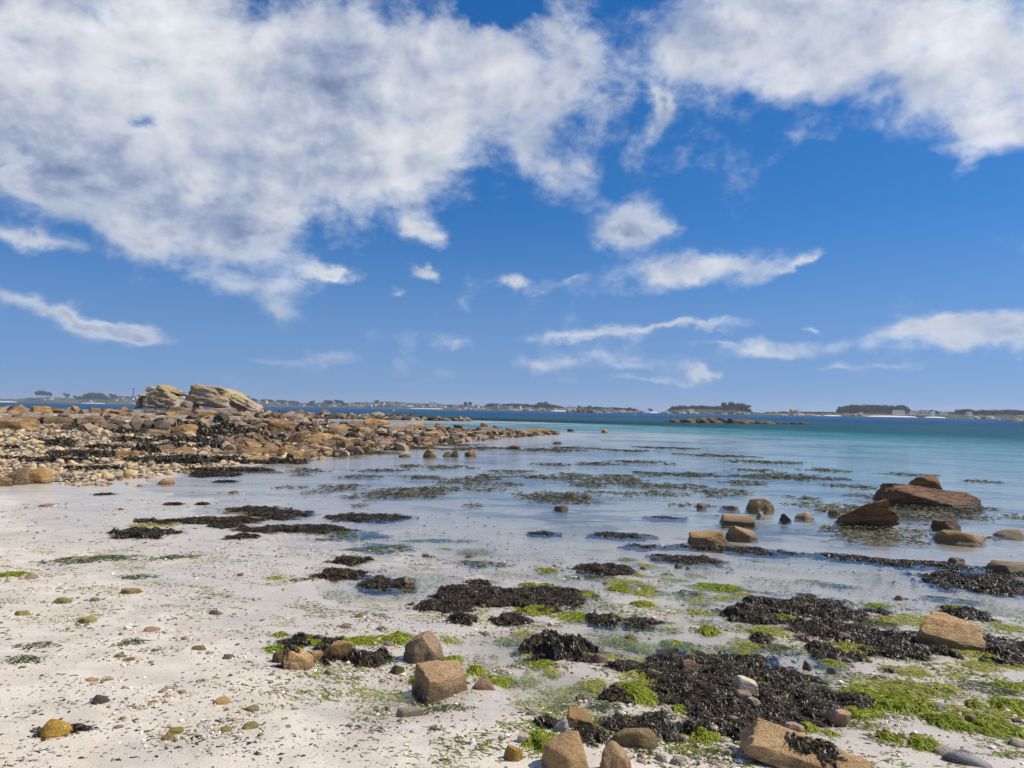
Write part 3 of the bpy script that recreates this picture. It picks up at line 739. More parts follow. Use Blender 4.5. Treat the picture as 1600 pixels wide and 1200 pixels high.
# ---- rocks standing in the shallows on the right
place_rock('slab', 1447, 790, 140, 29, M['red'], 'large dark red slab lying in the water at right', 'boulder', seed=80, boxy=0.85, planes=4, depth=0.42, tilt=(0.0, 0.12), sub=5, top=(0.25, -0.35, 0.8), rough=0.07)
place_rock('boulder', 1447, 768, 48, 28, M['red'], 'dark red block resting behind the large red slab', 'boulder', seed=81, boxy=0.7, planes=6, dz=0.0, sub=5)
place_rock('slab', 1356, 822, 90, 36, M['red'], 'tilted red brown slab leaning out of the water', 'boulder', seed=82, boxy=0.9, planes=3, depth=0.4, tilt=(0.0, -0.36), sub=5, rough=0.06)
place_rock('boulder', 1186, 796, 42, 20, M['tan'], 'pale pointed rock standing in the shallows', 'boulder', seed=83, boxy=0.5, planes=9, depth=0.6, sub=5)
place_rock('stone', 1188, 806, 12, 8, M['pale'], 'small pale stone at the foot of the pale pointed rock', 'stone', seed=84, sub=4)
place_rock('boulder', 1158, 842, 50, 22, M['brown'], 'dark wet rock carrying a flat slab in the shallows', 'boulder', seed=85, boxy=0.5, planes=8, depth=0.7, sub=5)
place_rock('slab', 1153, 819, 56, 12, M['brown'], 'flat brown slab sitting behind the dark wet rock', 'boulder', seed=86, boxy=0.8, planes=4, depth=0.5, dz=0.04, sub=5)
place_rock('boulder', 1106, 850, 62, 22, M['brown'], 'blocky brown rock with pitted crust at the water edge', 'boulder', seed=87, boxy=0.6, planes=7, depth=0.6, rough=0.07, sub=5)
WROCK = [(1096,793,16,8,'pink'),(1139,795,34,6,'pink'),(1226,813,19,12,'dark'),(1258,810,30,11,'pink'),(1477,825,40,14,'red'),(1496,848,68,17,'brown'),(1575,838,36,11,'brown'),(1584,897,66,15,'brown'),(1303,803,18,9,'brown'),
         (672,714,22,16,'tan_far'),(699,713,16,9,'tan_far'),(711,713,12,14,'tan_far'),(735,712,18,13,'tan_far'),(802,701,23,8,'tan_far'),(870,693,15,4,'tan_far'),(633,714,22,6,'tan_far'),(876,796,24,8,'brown'),(890,772,18,5,'brown'),
         (260,757,24,11,'brown'),(945,675,12,5,'tan_far'),(892,673,12,4,'tan_far'),(756,667,14,8,'tan_far'),(776,666,14,3,'tan_far'),(685,668,14,8,'tan_far'),(1493,878,24,6,'brown'),(1060,886,14,5,'brown')]
for k, (u, v, w, h, mk) in enumerate(WROCK):
    o = place_rock('boulder' if w > 24 else 'stone', u, v, w, h, M[mk], 'tmp', 'rock', seed=400 + k, sub=4, sharp=30, boxy=0.4, rough=0.07, depth=0.7, group='rocks standing in the shallows', sink=0.3)
    label_later(o, u, v, {'red': 'red brown', 'pink': 'pinkish', 'dark': 'dark', 'brown': 'brown', 'tan_far': 'tan'}[mk] + ' rock in the water')

# ---- the boulder field, the points and the spit: a few shapes, many individuals
LIB = {}
for mk in ('tan_far', 'grey_rock'):
    LIB[mk] = []
    for k in range(9):
        V_, F_ = rock_shape(900 + k, sub=4, boxy=0.55 + 0.045 * k, planes=6, sharp=80, rough=0.06, layers=(2.6 if k % 3 == 0 else 0), dip=0.35)
        me = make_mesh('boulder', V_, F_, M[mk], smooth=True); me.set_sharp_from_angle(angle=R(22))
        LIB[mk].append(me)
NB = [0]
def field_rock(x, y, w, d, h, mk, label_u=None, label=None, rz=None, rx=0.0, ry=0.0, group='boulders of the rocky shore', sink=0.25, u=None, v=None, phrase=None):
    z = max(gh(x, y), -1.5)
    o = link('boulder', random.choice(LIB[mk]), (x, y, z - sink * h), (rx, ry, random.uniform(0, 6.28) if rz is None else rz), (w, d, h * (1 + sink)))
    tag(o, label or 'tmp', 'boulder', group)
    if label is None:
        label_later(o, u, v, phrase)
    NB[0] += 1
    return o
def proj(x, y, z):
    q = np.array([x, y, z - EYE])
    c = q @ fwd
    return 800 + FPX * (q @ rgt) / c, 600 - FPX * (q @ upv) / c

HANDB = [(28,758,28,28,'tan_far','left half of the split brown boulder at the sand edge'),(56,756,38,26,'tan_far','right half of the split brown boulder at the sand edge'),(6,760,18,16,'tan_far','small brown boulder cut by the left edge of the picture'),
 (190,717,20,14,'tan_far','left block of the tan pair set in black weed'),(208,718,22,16,'tan_far','right block of the tan pair set in black weed'),
 (400,694,34,20,'tan_far','rounded tan boulder left of the leaning upright slab'),(455,694,24,34,'tan_far','leaning upright slab at the water edge of the point'),(440,712,26,18,'tan_far','tan boulder nearest the water below the leaning slab'),
 (372,706,24,16,'tan_far','tan boulder on the weed shelf left of the water'),(396,712,44,14,'tan_far','wide tan boulder on the weed shelf beside the water'),(383,697,30,16,'tan_far','stacked tan boulder behind the wide shelf boulder'),
 (286,680,44,20,'tan_far','long smooth tan boulder in the middle of the rocks'),(245,682,36,12,'tan_far','tan boulder left of the long smooth boulder'),(315,680,18,12,'tan_far','small tan boulder right of the long smooth boulder'),
 (22,672,60,22,'tan_far','broad brown boulder with a shaded left face at far left'),(3,668,26,14,'tan_far','reddish boulder at the left edge'),(90,664,40,14,'tan_far','low brown boulder behind the shingle bank'),(140,664,40,14,'tan_far','wide brown boulder behind the shingle bank'),
 (440,676,40,26,'tan_far','tan boulder crowning the near point'),(500,690,56,16,'tan_far','dark based boulder on the near point'),(545,692,42,10,'tan_far','flat tan rock at the water line of the near point'),(575,684,26,10,'tan_far','small flat rock off the near point'),
 (620,675,50,18,'grey_rock','dark faced boulder near the end of the point'),(590,666,44,14,'tan_far','rounded boulder on the crest of the point'),(655,671,44,10,'tan_far','low boulder on the outer point'),(640,668,50,10,'grey_rock','flat dark rock on the outer point'),
 (690,673,26,10,'tan_far','tan rock at the water off the point'),(745,680,26,9,'grey_rock','dark seaward rock among the outer tan rocks'),(722,680,16,10,'tan_far','stubby tan rock on the outer reef'),(770,676,42,9,'tan_far','broad tan rock on the outer reef'),
 (812,678,56,8,'tan_far','long flat tan rock on the outer reef'),(848,677,30,9,'tan_far','last tan rock at the tip of the outer reef'),(712,675,24,7,'tan_far','low tan rock on the outer reef'),(480,676,34,12,'tan_far','weathered tan boulder right of the leaning slab'),
 (420,704,20,14,'tan_far','tan boulder touching the wide shelf boulder'),(350,712,18,10,'tan_far','tan boulder half wrapped in weed on the shelf')]
for (u, v, w, h, mk, lab) in HANDB:
    p = P(u, v); d = math.hypot(p[0], p[1])
    W_, H_ = w / FPX * d, h / FPX * d
    dv = np.array([p[0], p[1]]) / d
    x, y = p[0] + dv[0] * W_ * 0.35, p[1] + dv[1] * W_ * 0.35
    lean = 0.5 if 'leaning upright' in lab else random.uniform(-.12, .12)
    o = field_rock(x, y, W_ * 1.08, W_ * 0.8, H_ * 0.85, mk, label=lab, rz=cam_yaw(x, y) + random.uniform(-.35, .35), ry=lean, sink=0.3)
    o.location.z = p[2] - 0.3 * H_

def scatter_field(n, box, test, sizer, mk, phrase, group):
    done = 0; tries = 0; pts = []
    while done < n and tries < n * 60:
        tries += 1
        x = random.uniform(box[0], box[1]); y = random.uniform(box[2], box[3])
        s = float(sdist(np.array([x]), np.array([y]))[0])
        if not test(x, y, s): continue
        w = sizer(x, y, s)
        if any((x - a) ** 2 + (y - b) ** 2 < (0.33 * (w + c)) ** 2 for a, b, c in pts): continue
        pts.append((x, y, w))
        uu, vv = proj(x, y, gh(x, y))
        if not (-30 < uu < 1630): continue
        field_rock(x, y, w, w * random.uniform(.5, .9), w * random.uniform(.16, .36), random.choice(mk), rz=random.uniform(0, 6.28), rx=random.uniform(-.15, .15), ry=random.uniform(-.35, .1), u=uu, v=vv, phrase=('large ' if w > 1.25 * (vv < 640) + 0.95 else 'small ') + phrase, group=group)
        done += 1
# upper ridge behind the shingle
scatter_field(95, (-46, -9, 30, 64), lambda x, y, s: s > 3 and y > 33 + 0.12 * (x + 30) + 4 * math.sin(x * 0.5) * 0.6, lambda x, y, s: random.choice([0.6, 0.8, 1.0, 1.3, 1.8]), ['tan_far', 'tan_far', 'grey_rock'], 'brown boulder', 'boulders of the ridge behind the shingle')
# weed shelf and root of the near point
scatter_field(75, (-16, -4, 24, 46), lambda x, y, s: -0.4 < s < 6 and y > 25.5, lambda x, y, s: random.uniform(0.4, 1.05), ['tan_far'], 'tan boulder', 'boulders along the near point')
# outer part of the near point
scatter_field(70, (-10, 5, 44, 66), lambda x, y, s: -0.7 < s < 4, lambda x, y, s: random.uniform(0.5, 1.3), ['tan_far', 'tan_far', 'grey_rock'], 'tan boulder', 'boulders along the near point')
# the far spit
scatter_field(85, (-50, -5, 116, 136), lambda x, y, s: -0.6 < s < 7 and y < 132, lambda x, y, s: random.uniform(0.9, 2.4) * (1.0 if x < -18 else 0.75), ['grey_rock', 'tan_far'], 'grey boulder', 'boulders of the far spit')

# ---- rubble too small and too many to pick apart: one mass
def chips(name, pts, size, cols, mat, sub=1, flat=0.6, rg=RNG):
    v, f = ico(sub); n = len(pts); nv = len(v)
    sc = size[:, None] * np.stack([rg.uniform(.7, 1.2, n), rg.uniform(.6, 1.0, n), rg.uniform(.35, .8, n) * flat / 0.6], 1)
    a = rg.uniform(0, 6.28, n); tx = rg.uniform(-.4, .4, n)
    base = v[None] * (1 + 0.22 * rg.normal(size=(n, nv)))[:, :, None] * sc[:, None, :] * 0.5
    y2 = base[..., 1] * np.cos(tx)[:, None] - base[..., 2] * np.sin(tx)[:, None]
    z2 = base[..., 1] * np.sin(tx)[:, None] + base[..., 2] * np.cos(tx)[:, None]
    x3 = base[..., 0] * np.cos(a)[:, None] - y2 * np.sin(a)[:, None]
    y3 = base[..., 0] * np.sin(a)[:, None] + y2 * np.cos(a)[:, None]
    Vv = np.stack([x3, y3, z2], -1) + pts[:, None, :] + np.array([0, 0, 1.0])[None, None] * (sc[:, 2] * 0.18)[:, None, None]
    Ff = (f[None] + (np.arange(n) * nv)[:, None, None]).reshape(-1, 3)
    C = np.repeat(cols, nv, axis=0)
    return make_mesh(name, Vv.reshape(-1, 3), Ff, mat, smooth=False, attrs={'tint': C})
def pal(n, cols, jit=0.18, rg=RNG):
    c = np.array(cols)[rg.integers(0, len(cols), n)]
    return np.clip(c * (1 + rg.normal(size=(n, 1)) * jit), 0.01, 1)

# shingle bank: 260 larger cobbles as individuals, the rest one mass
def shingle_mask(x, y):
    s = sdist(x, y)
    edge = 17.6 + fbm(x * 0.3, y * 0.3, oct=3) * 2.2
    back = 40 + fbm(x * 0.2, y * 0.2, oct=2) * 5
    m_ = sstep(y, edge - 0.5, edge + 1.2) * sstep(y, back + 3, back - 3) * sstep(s, -0.2, 1.0)
    return m_
n = 60000
sx_ = RNG.uniform(-34, -4, n); ya = 16.5 * (46 / 16.5) ** RNG.uniform(0, 1, n)
ok = (RNG.uniform(0, 1, n) < shingle_mask(sx_, ya)) & (np.abs(np.arctan2(sx_, ya)) < 0.72)
sx_, ya = sx_[ok], ya[ok]
sx_, ya = sx_[:15000], ya[:15000]
szs = RNG.uniform(0.06, 0.19, len(sx_)) * (0.75 + 0.25 * ya / 25)
CREAM = [(0.35, 0.25, 0.14), (0.44, 0.335, 0.20), (0.29, 0.19, 0.10), (0.52, 0.43, 0.29), (0.20, 0.13, 0.07), (0.39, 0.255, 0.14), (0.11, 0.075, 0.042), (0.06, 0.045, 0.028)]
o = link('shingle', chips('shingle', np.stack([sx_, ya, height(sx_, ya)], 1), szs, pal(len(sx_), CREAM), M['chips']))
tag(o, 'bank of cream and brown shingle below the boulder ridge', 'shingle', kind='stuff')
COB = []
for k in range(6):
    V_, F_ = rock_shape(1500 + k, sub=2, sharp=10, boxy=0.4, rough=0.06); COB.append(make_mesh('cobble', V_, F_, M['cream'], smooth=True))
cnt = 0
while cnt < 260:
    x = random.uniform(-24, -6); y = random.uniform(16.8, 34)
    if abs(math.atan2(x, y)) > 0.60 or random.random() > float(shingle_mask(np.array([x]), np.array([y]))[0]): continue
    w = random.uniform(0.16, 0.34) * (0.8 + y / 100)
    o = link('cobble', random.choice(COB), (x, y, gh(x, y) - 0.02), (random.uniform(-.2, .2), random.uniform(-.2, .2), random.uniform(0, 6.28)), (w, w * random.uniform(.6, .9), w * random.uniform(.35, .6)))
    tag(o, 'cream coloured cobble lying in the shingle bank at left', 'cobble', 'cobbles of the shingle bank'); cnt += 1
# boulder rubble on the ridge, the point and the spit
n = 26000
rx_ = RNG.uniform(-52, 5, n); ry_ = RNG.uniform(24, 134, n)
s_ = sdist(rx_, ry_)
okr = (s_ > -0.6) & (((ry_ > 33) & (ry_ < 66) & (s_ < 14)) | ((s_ < 5) & (ry_ > 26)) | ((ry_ > 112) & (s_ < 9))) & (np.abs(np.arctan2(rx_, ry_)) < 0.64)
rx_, ry_, s_ = rx_[okr][:5200], ry_[okr][:5200], s_[okr][:5200]
TANR = [(0.22, 0.145, 0.085), (0.30, 0.205, 0.125), (0.14, 0.095, 0.06), (0.37, 0.27, 0.17), (0.07, 0.05, 0.033), (0.045, 0.035, 0.024)]
szr = (0.2 + RNG.exponential(0.22, len(rx_)).clip(0, 0.9)) * (0.6 + ry_ / 90) * np.where(rx_ > -16, 0.75, 1.0)
o = link('rubble', chips('rubble', np.stack([rx_, ry_, np.maximum(height(rx_, ry_), -0.2)], 1), szr, pal(len(rx_), TANR), M['chips'], sub=1))
tag(o, 'tumbled brown rubble filling gaps between the shore boulders', 'rubble', kind='stuff')

# ---- the two lichen-topped outcrops
def tor(u, v, w, h, Yd, seed, label, slabs):
    b = at_depth(u, v, Yd); sc = Yd / FPX
    root = link('granite_outcrop', None, (b[0], b[1], b[2] - 0.25)); tag(root, label, 'outcrop', 'lichen-topped outcrops on the ridge')
    rg = random.Random(seed)
    for k, (du, dv, sw, sh, dip, dep) in enumerate(slabs):
        if k == 0: V_, F_ = rock_shape(seed * 50, sub=5, boxy=0.25, planes=8, sharp=18, rough=0.085, layers=3.2, dip=0.25, lay=0.045)
        else: V_, F_ = rock_shape(seed * 50 + k, sub=4, boxy=0.55, planes=7, sharp=22, rough=0.06, layers=rg.choice([0, 2.0, 3.0]), dip=0.2)
        V_ = V_ * np.array([sw * sc, dep, sh * sc]) 
        V_[:, 2] -= sh * sc * 0.5
        link('slab', make_mesh('slab', V_, F_, M['tor'], smooth=True), (du * sc, rg.uniform(-.3, .3), -dv * sc + sh * sc * 0.5 + 0.25), (rg.uniform(-.1, .1), dip, rg.uniform(-.3, .3)), parent=root)
    return root
tor(258, 636, 90, 32, 68, 3, 'left lichen-topped granite outcrop with a shaded hollow', [
    (-2, 2, 82, 33, 0.05, 4.2), (-8, -20, 50, 9, 0.20, 2.8), (12, -22, 44, 9, 0.24, 2.6), (4, -26, 36, 7, 0.24, 2.0), (-20, -13, 40, 8, 0.16, 3.2),
    (24, -4, 40, 15, 0.1, 3.6), (40, 3, 28, 14, 0.25, 3.0), (-36, 1, 22, 16, -0.3, 2.6)])
tor(346, 636, 94, 32, 69, 4, 'right lichen-topped granite outcrop sloping away to the right', [
    (-4, 2, 90, 33, 0.12, 4.2), (-2, -22, 56, 10, 0.20, 2.8), (12, -17, 52, 9, 0.32, 3.2), (-16, -24, 34, 7, 0.10, 2.2),
    (34, -5, 48, 13, 0.42, 3.0), (48, 3, 36, 11, 0.38, 2.6)])

# ---- islets
def islet(name, u0, u1, v0, top, Yd, nrock, mat, label, seed, thick=0.22, group=None):
    """a low reef of several rocks from pixel column u0 to u1, water line v0, highest point `top` pixels above it"""
    c = at_depth((u0 + u1) / 2, v0, Yd); sc = Yd / FPX
    root = link(name, None, (c[0], c[1], 0.0)); tag(root, label, 'islet', group)
    rg = random.Random(seed); wm = (u1 - u0) * sc
    for k in range(nrock):
        t = (k + 0.5 + rg.uniform(-.3, .3)) / nrock
        env = (math.sin(math.pi * min(1, max(0, t))) ** 0.6) * rg.uniform(0.55, 1.0)
        w = wm / nrock * rg.uniform(1.3, 2.4); h = top * sc * env + 0.05
        V_, F_ = rock_shape(seed * 31 + k, sub=3, boxy=0.55, planes=7, sharp=24, rough=0.06)
        V_ = V_ * np.array([w, wm * thick * rg.uniform(.5, 1), h * 1.35]); V_[:, 2] -= h * 0.35
        link('rock', make_mesh('rock', V_, F_, mat, smooth=True), ((t - 0.5) * wm, rg.uniform(-.2, .2) * wm * thick, 0), (0, rg.uniform(-.08, .2), rg.uniform(-.3, .3)), parent=root)
    return root
islet('rocky_islet', 1054, 1208, 657, 11, 150, 11, M['islet'], 'long low dark rocky islet in mid water', 5)
islet('rocky_islet', 1210, 1234, 658, 3, 150, 3, M['islet'], 'small flat reef just right of the long dark islet', 6)
islet('rocky_islet', 1236, 1262, 659, 5, 150, 3, M['islet'], 'small rock farthest right of the long dark islet', 7)
islet('rocky_islet', 1038, 1046, 655.5, 2, 150, 2, M['islet'], 'tiny rock left of the long dark islet', 8)
# ------------------------------------------------------------------ seaweed
class Mound:
    def __init__(self, x, y, a, b, rot, h, seed, ragged=0.5, freq=None):
        self.x, self.y, self.a, self.b, self.rot, self.h, self.s, self.rg = x, y, a, b, rot, h, seed, ragged
        self.f = freq or 1.6 / max(0.12, min(a, b))
    def val(self, x, y):
        c, s = math.cos(self.rot), math.sin(self.rot)
        dx, dy = x - self.x, y - self.y
        lx, ly = (dx * c + dy * s) / self.a, (-dx * s + dy * c) / self.b
        r = np.sqrt(lx * lx + ly * ly)
        sx = self.s * 7.13
        r = r + self.rg * fbm(lx * 1.6 + sx, ly * 1.6 + sx, oct=4, gain=0.6)
        return np.clip(1 - r ** 2, 0, 1)
    def z(self, x, y, ground=None):
        v = self.val(x, y)
        g = height(x, y) if ground is None else ground
        lump = 0.65 + 1.3 * fbm(x * 4.5 + self.s, y * 4.5, oct=3)
        return np.maximum(g, self.zmin) + self.h * (v ** 0.6) * lump
    zmin = -0.02

def mound_mesh(md, mat_tone, n=26):
    t = np.linspace(-1.45, 1.45, n)
    A, B = np.meshgrid(t, t)
    c, s = math.cos(md.rot), math.sin(md.rot)
    gx_ = md.x + A * md.a * c - B * md.b * s; gy_ = md.y + A * md.a * s + B * md.b * c
    v = md.val(gx_.ravel(), gy_.ravel())
    z = md.z(gx_.ravel(), gy_.ravel()) - np.where(v > 0.02, 0.004, 0.03)
    i = np.arange(n - 1)[:, None] * n; j = np.arange(n - 1)[None, :]
    F = np.stack([i + j, i + j + 1, i + n + j + 1, i + n + j], -1).reshape(-1, 4)
    F = F[(v > 0.02)[F].any(1)]
    V = np.stack([gx_.ravel(), gy_.ravel(), z], 1)
    used = np.unique(F); remap = np.full(len(V), -1); remap[used] = np.arange(len(used))
    return V[used], remap[F], np.full(len(used), mat_tone)

def sample_mound(md, n, rg):
    xs, ys = [], []
    tot = 0
    for _ in range(30):
        A = rg.uniform(-1.45, 1.45, n); B = rg.uniform(-1.45, 1.45, n)
        c, s = math.cos(md.rot), math.sin(md.rot)
        x = md.x + A * md.a * c - B * md.b * s; y = md.y + A * md.a * s + B * md.b * c
        k = md.val(x, y) > 0.03
        xs.append(x[k]); ys.append(y[k]); tot += k.sum()
        if tot >= n: break
    return np.concatenate(xs)[:n], np.concatenate(ys)[:n]

def strips(P0, dirs, L, Wd, zfun, lift, rg, seg=2, curl=0.3, tone=None):
    """leaf straps laid over a surface: start points, headings, lengths, widths"""
    n = len(P0); k = seg + 1
    ts = np.linspace(0, 1, k)
    ang = np.arctan2(dirs[:, 1], dirs[:, 0])
    bend = rg.normal(size=n) * curl
    px, py = P0[:, 0].copy(), P0[:, 1].copy()
    rows = []
    for q, t in enumerate(ts):
        a = ang + bend * t
        if q > 0:
            px = px + np.cos(a) * L / seg; py = py + np.sin(a) * L / seg
        z = zfun(px, py) + lift * (np.sin(np.pi * min(t * 0.75 + 0.1, 1.0)))
        w = Wd * (0.65 + 0.55 * math.sin(math.pi * (0.15 + 0.75 * t))) * (0.45 if q == seg else 1.0)
        tw = rg.uniform(-0.6, 0.6, n)
        ox, oy, oz = -np.sin(a) * w / 2, np.cos(a) * w / 2, np.sin(tw) * w / 2
        rows.append(np.stack([px + ox, py + oy, z + oz], 1)); rows.append(np.stack([px - ox, py - oy, z - oz], 1))
    V = np.stack(rows, 1).reshape(-1, 3)
    base = (np.arange(n) * 2 * k)[:, None]
    F = np.concatenate([base + np.array([[2 * q, 2 * q + 1, 2 * q + 3, 2 * q + 2]]) for q in range(seg)], 0)
    T = np.repeat(rg.uniform(0, 1, n) if tone is None else tone, 2 * k)
    return V, F, T

def patch(u, v, w, h):
    """ground ellipse whose picture is about w x h photo pixels"""
    p = P(u, v); a_, b_ = P(u, v - h / 2), P(u, v + h / 2)
    d = math.hypot(p[0], p[1])
    half_w = w / 2 / FPX * d
    half_d = max(0.5 * math.hypot(a_[0] - b_[0], a_[1] - b_[1]), 0.03)
    return p, half_w, min(half_d, half_w * 1.1)

SEED = [0]
def weed_thing(name, md, mat, cat, dens, L, Wd, u, v, phrase=None, label=None, group=None, fall=None, lift=(0.004, 0.02), seg=2, curl=0.5, cap=6000, base_tone=0.05, tone_pow=1.6, on=None, solid=True, stray=0.0, comb=0.0):
    SEED[0] += 1
    rg = np.random.default_rng(4000 + SEED[0])
    area = math.pi * md.a * md.b
    n = int(min(cap, max(30, area * dens)))
    x, y = sample_mound(md, n, rg)
    if len(x) == 0: return None
    if stray > 0:
        ms = rg.random(len(x)) < stray
        x = x + ms * rg.normal(size=len(x)) * 0.16 * min(md.a, 0.6); y = y + ms * rg.normal(size=len(x)) * 0.16 * min(md.b, 0.6)
    zf = (lambda a, b: md.z(a, b)) if on is None else (lambda a, b: md.h * md.val(a, b) ** 0.6 + on(a, b))
    if comb > 0: ang = 7 * fbm(x * 5, y * 5, oct=2) + rg.normal(size=len(x)) * 0.75
    elif fall is None: ang = rg.uniform(0, 6.283, len(x))
    else: ang = fall + rg.normal(size=len(x)) * 0.35 + 0.9 * fbm(x * 3, y * 3, oct=2)
    Ls = L * rg.uniform(0.6, 1.4, len(x)); Ws = Wd * rg.uniform(0.7, 1.3, len(x))
    Vs, Fs, Ts = strips(np.stack([x, y], 1), np.stack([np.cos(ang), np.sin(ang)], 1), Ls, Ws, zf, rg.uniform(lift[0], lift[1], len(x)), rg, seg=seg, curl=curl, tone=rg.uniform(0, 1, len(x)) ** tone_pow)
    if solid and on is None:
        Vm, Fm, Tm = mound_mesh(md, base_tone, n=24 if area < 0.3 else 44)
        V = np.concatenate([Vm, Vs]); F = np.concatenate([Fm, Fs + len(Vm)]) if len(Fm) else Fs + len(Vm); T = np.concatenate([Tm, Ts])
    else: V, F, T = Vs, Fs, Ts
    z0 = max(gh(md.x, md.y), 0) if on is None else float(on(np.array([md.x]), np.array([md.y]))[0])
    org = np.array([md.x, md.y, z0])
    o = link(name, make_mesh(name, V - org, F, mat, smooth=False, attrs={'tone': T}), tuple(org))
    tag(o, label, cat, group)
    if label is None: label_later(o, u, v, phrase)
    return o

# dark wrack clumps: u, v, w, h (photo pixels), mound height (m), own label or None
DARK = [(750,932,135,50,.07,'wide black seaweed mat on wet sand left of centre'),(856,934,115,34,.06,None),(722,968,40,22,.07,None),(800,969,54,22,.05,None),(680,948,70,24,.05,None),
 (606,912,80,20,.06,None),(533,898,72,15,.05,None),(872,1014,96,40,.14,'cone-shaped black seaweed mound beside the small pool'),(918,1030,34,20,.05,None),(938,969,52,24,.08,None),(995,974,50,20,.05,None),
 (946,890,84,15,.05,None),(1070,874,104,14,.04,None),(968,836,92,9,.03,None),(1004,853,58,6,.03,None),(1158,859,198,9,.04,None),(1080,873,64,8,.03,None),(1301,867,44,7,.03,None),(1347,873,74,9,.04,None),(1406,880,54,10,.05,None),
 (1489,885,98,10,.04,None),(1522,910,146,26,.06,None),(1172,960,80,38,.08,None),(1185,940,40,18,.06,None),(1268,950,132,32,.06,None),(1300,988,112,32,.06,None),(1405,1010,108,62,.07,None),(1285,1018,54,18,.05,None),
 (1047,1030,78,32,.06,None),(1165,1076,300,96,.075,'largest black seaweed mat in the right foreground'),(1285,1118,62,36,.07,None),(962,1088,48,20,.05,None),(1562,1016,100,32,.06,None),(1506,959,58,18,.06,None),
 (860,1132,42,24,.06,None),(926,1150,52,22,.06,None),(1008,1136,112,36,.07,None),(1088,1142,42,32,.08,None),(1156,1148,46,26,.06,None),(1192,1152,30,30,.05,None),(575,1030,58,34,.10,None),(470,1002,64,14,.05,None),(512,1022,60,30,.05,None),
 (545,877,50,11,.05,None),(330,741,66,6,.09,None),(350,752,30,3,.04,None),(400,797,72,12,.06,None),(440,804,84,12,.06,None),(335,814,130,9,.05,None),(462,827,150,12,.05,None),(352,822,46,8,.04,None),(224,834,72,13,.07,'dark seaweed heap on pale sand at left'),
 (228,814,26,5,.04,None),(378,839,40,7,.03,None),(572,808,108,13,.05,None),(316,788,18,5,.05,None),(270,788,24,3,.03,None),(158,757,22,3,.03,None),(162,773,24,2,.03,None),
 (1330,1028,30,14,.05,None),(1190,1000,34,14,.05,None),(100,1142,60,12,.02,None),(1595,895,30,8,.05,None),(848,833,44,6,.03,None),(1040,808,50,4,.02,None)]
for k, (u, v, w, h, hm, lab) in enumerate(DARK):
    p, a, b = patch(u, v, w, h)
    md = Mound(p[0], p[1], a * 1.06, b * 1.06, cam_yaw(p[0], p[1]) + random.uniform(-.12, .12), hm * 0.85, 10 + k, ragged=0.85)
    d = math.hypot(p[0], p[1])
    f = max(1.0, d / 6.5)
    weed_thing('seaweed_clump', md, M['wrack'], 'seaweed', 8000 / f ** 1.5, 0.042 * f ** 0.75, 0.0068 * f ** 0.75, u, v, phrase='black seaweed clump' if w > 60 else 'small black seaweed clump', label=lab, group='dark seaweed clumps on the foreshore', cap=17000, lift=(0.002, 0.015 * f ** .5), stray=0.2, tone_pow=1.15, comb=1.0)

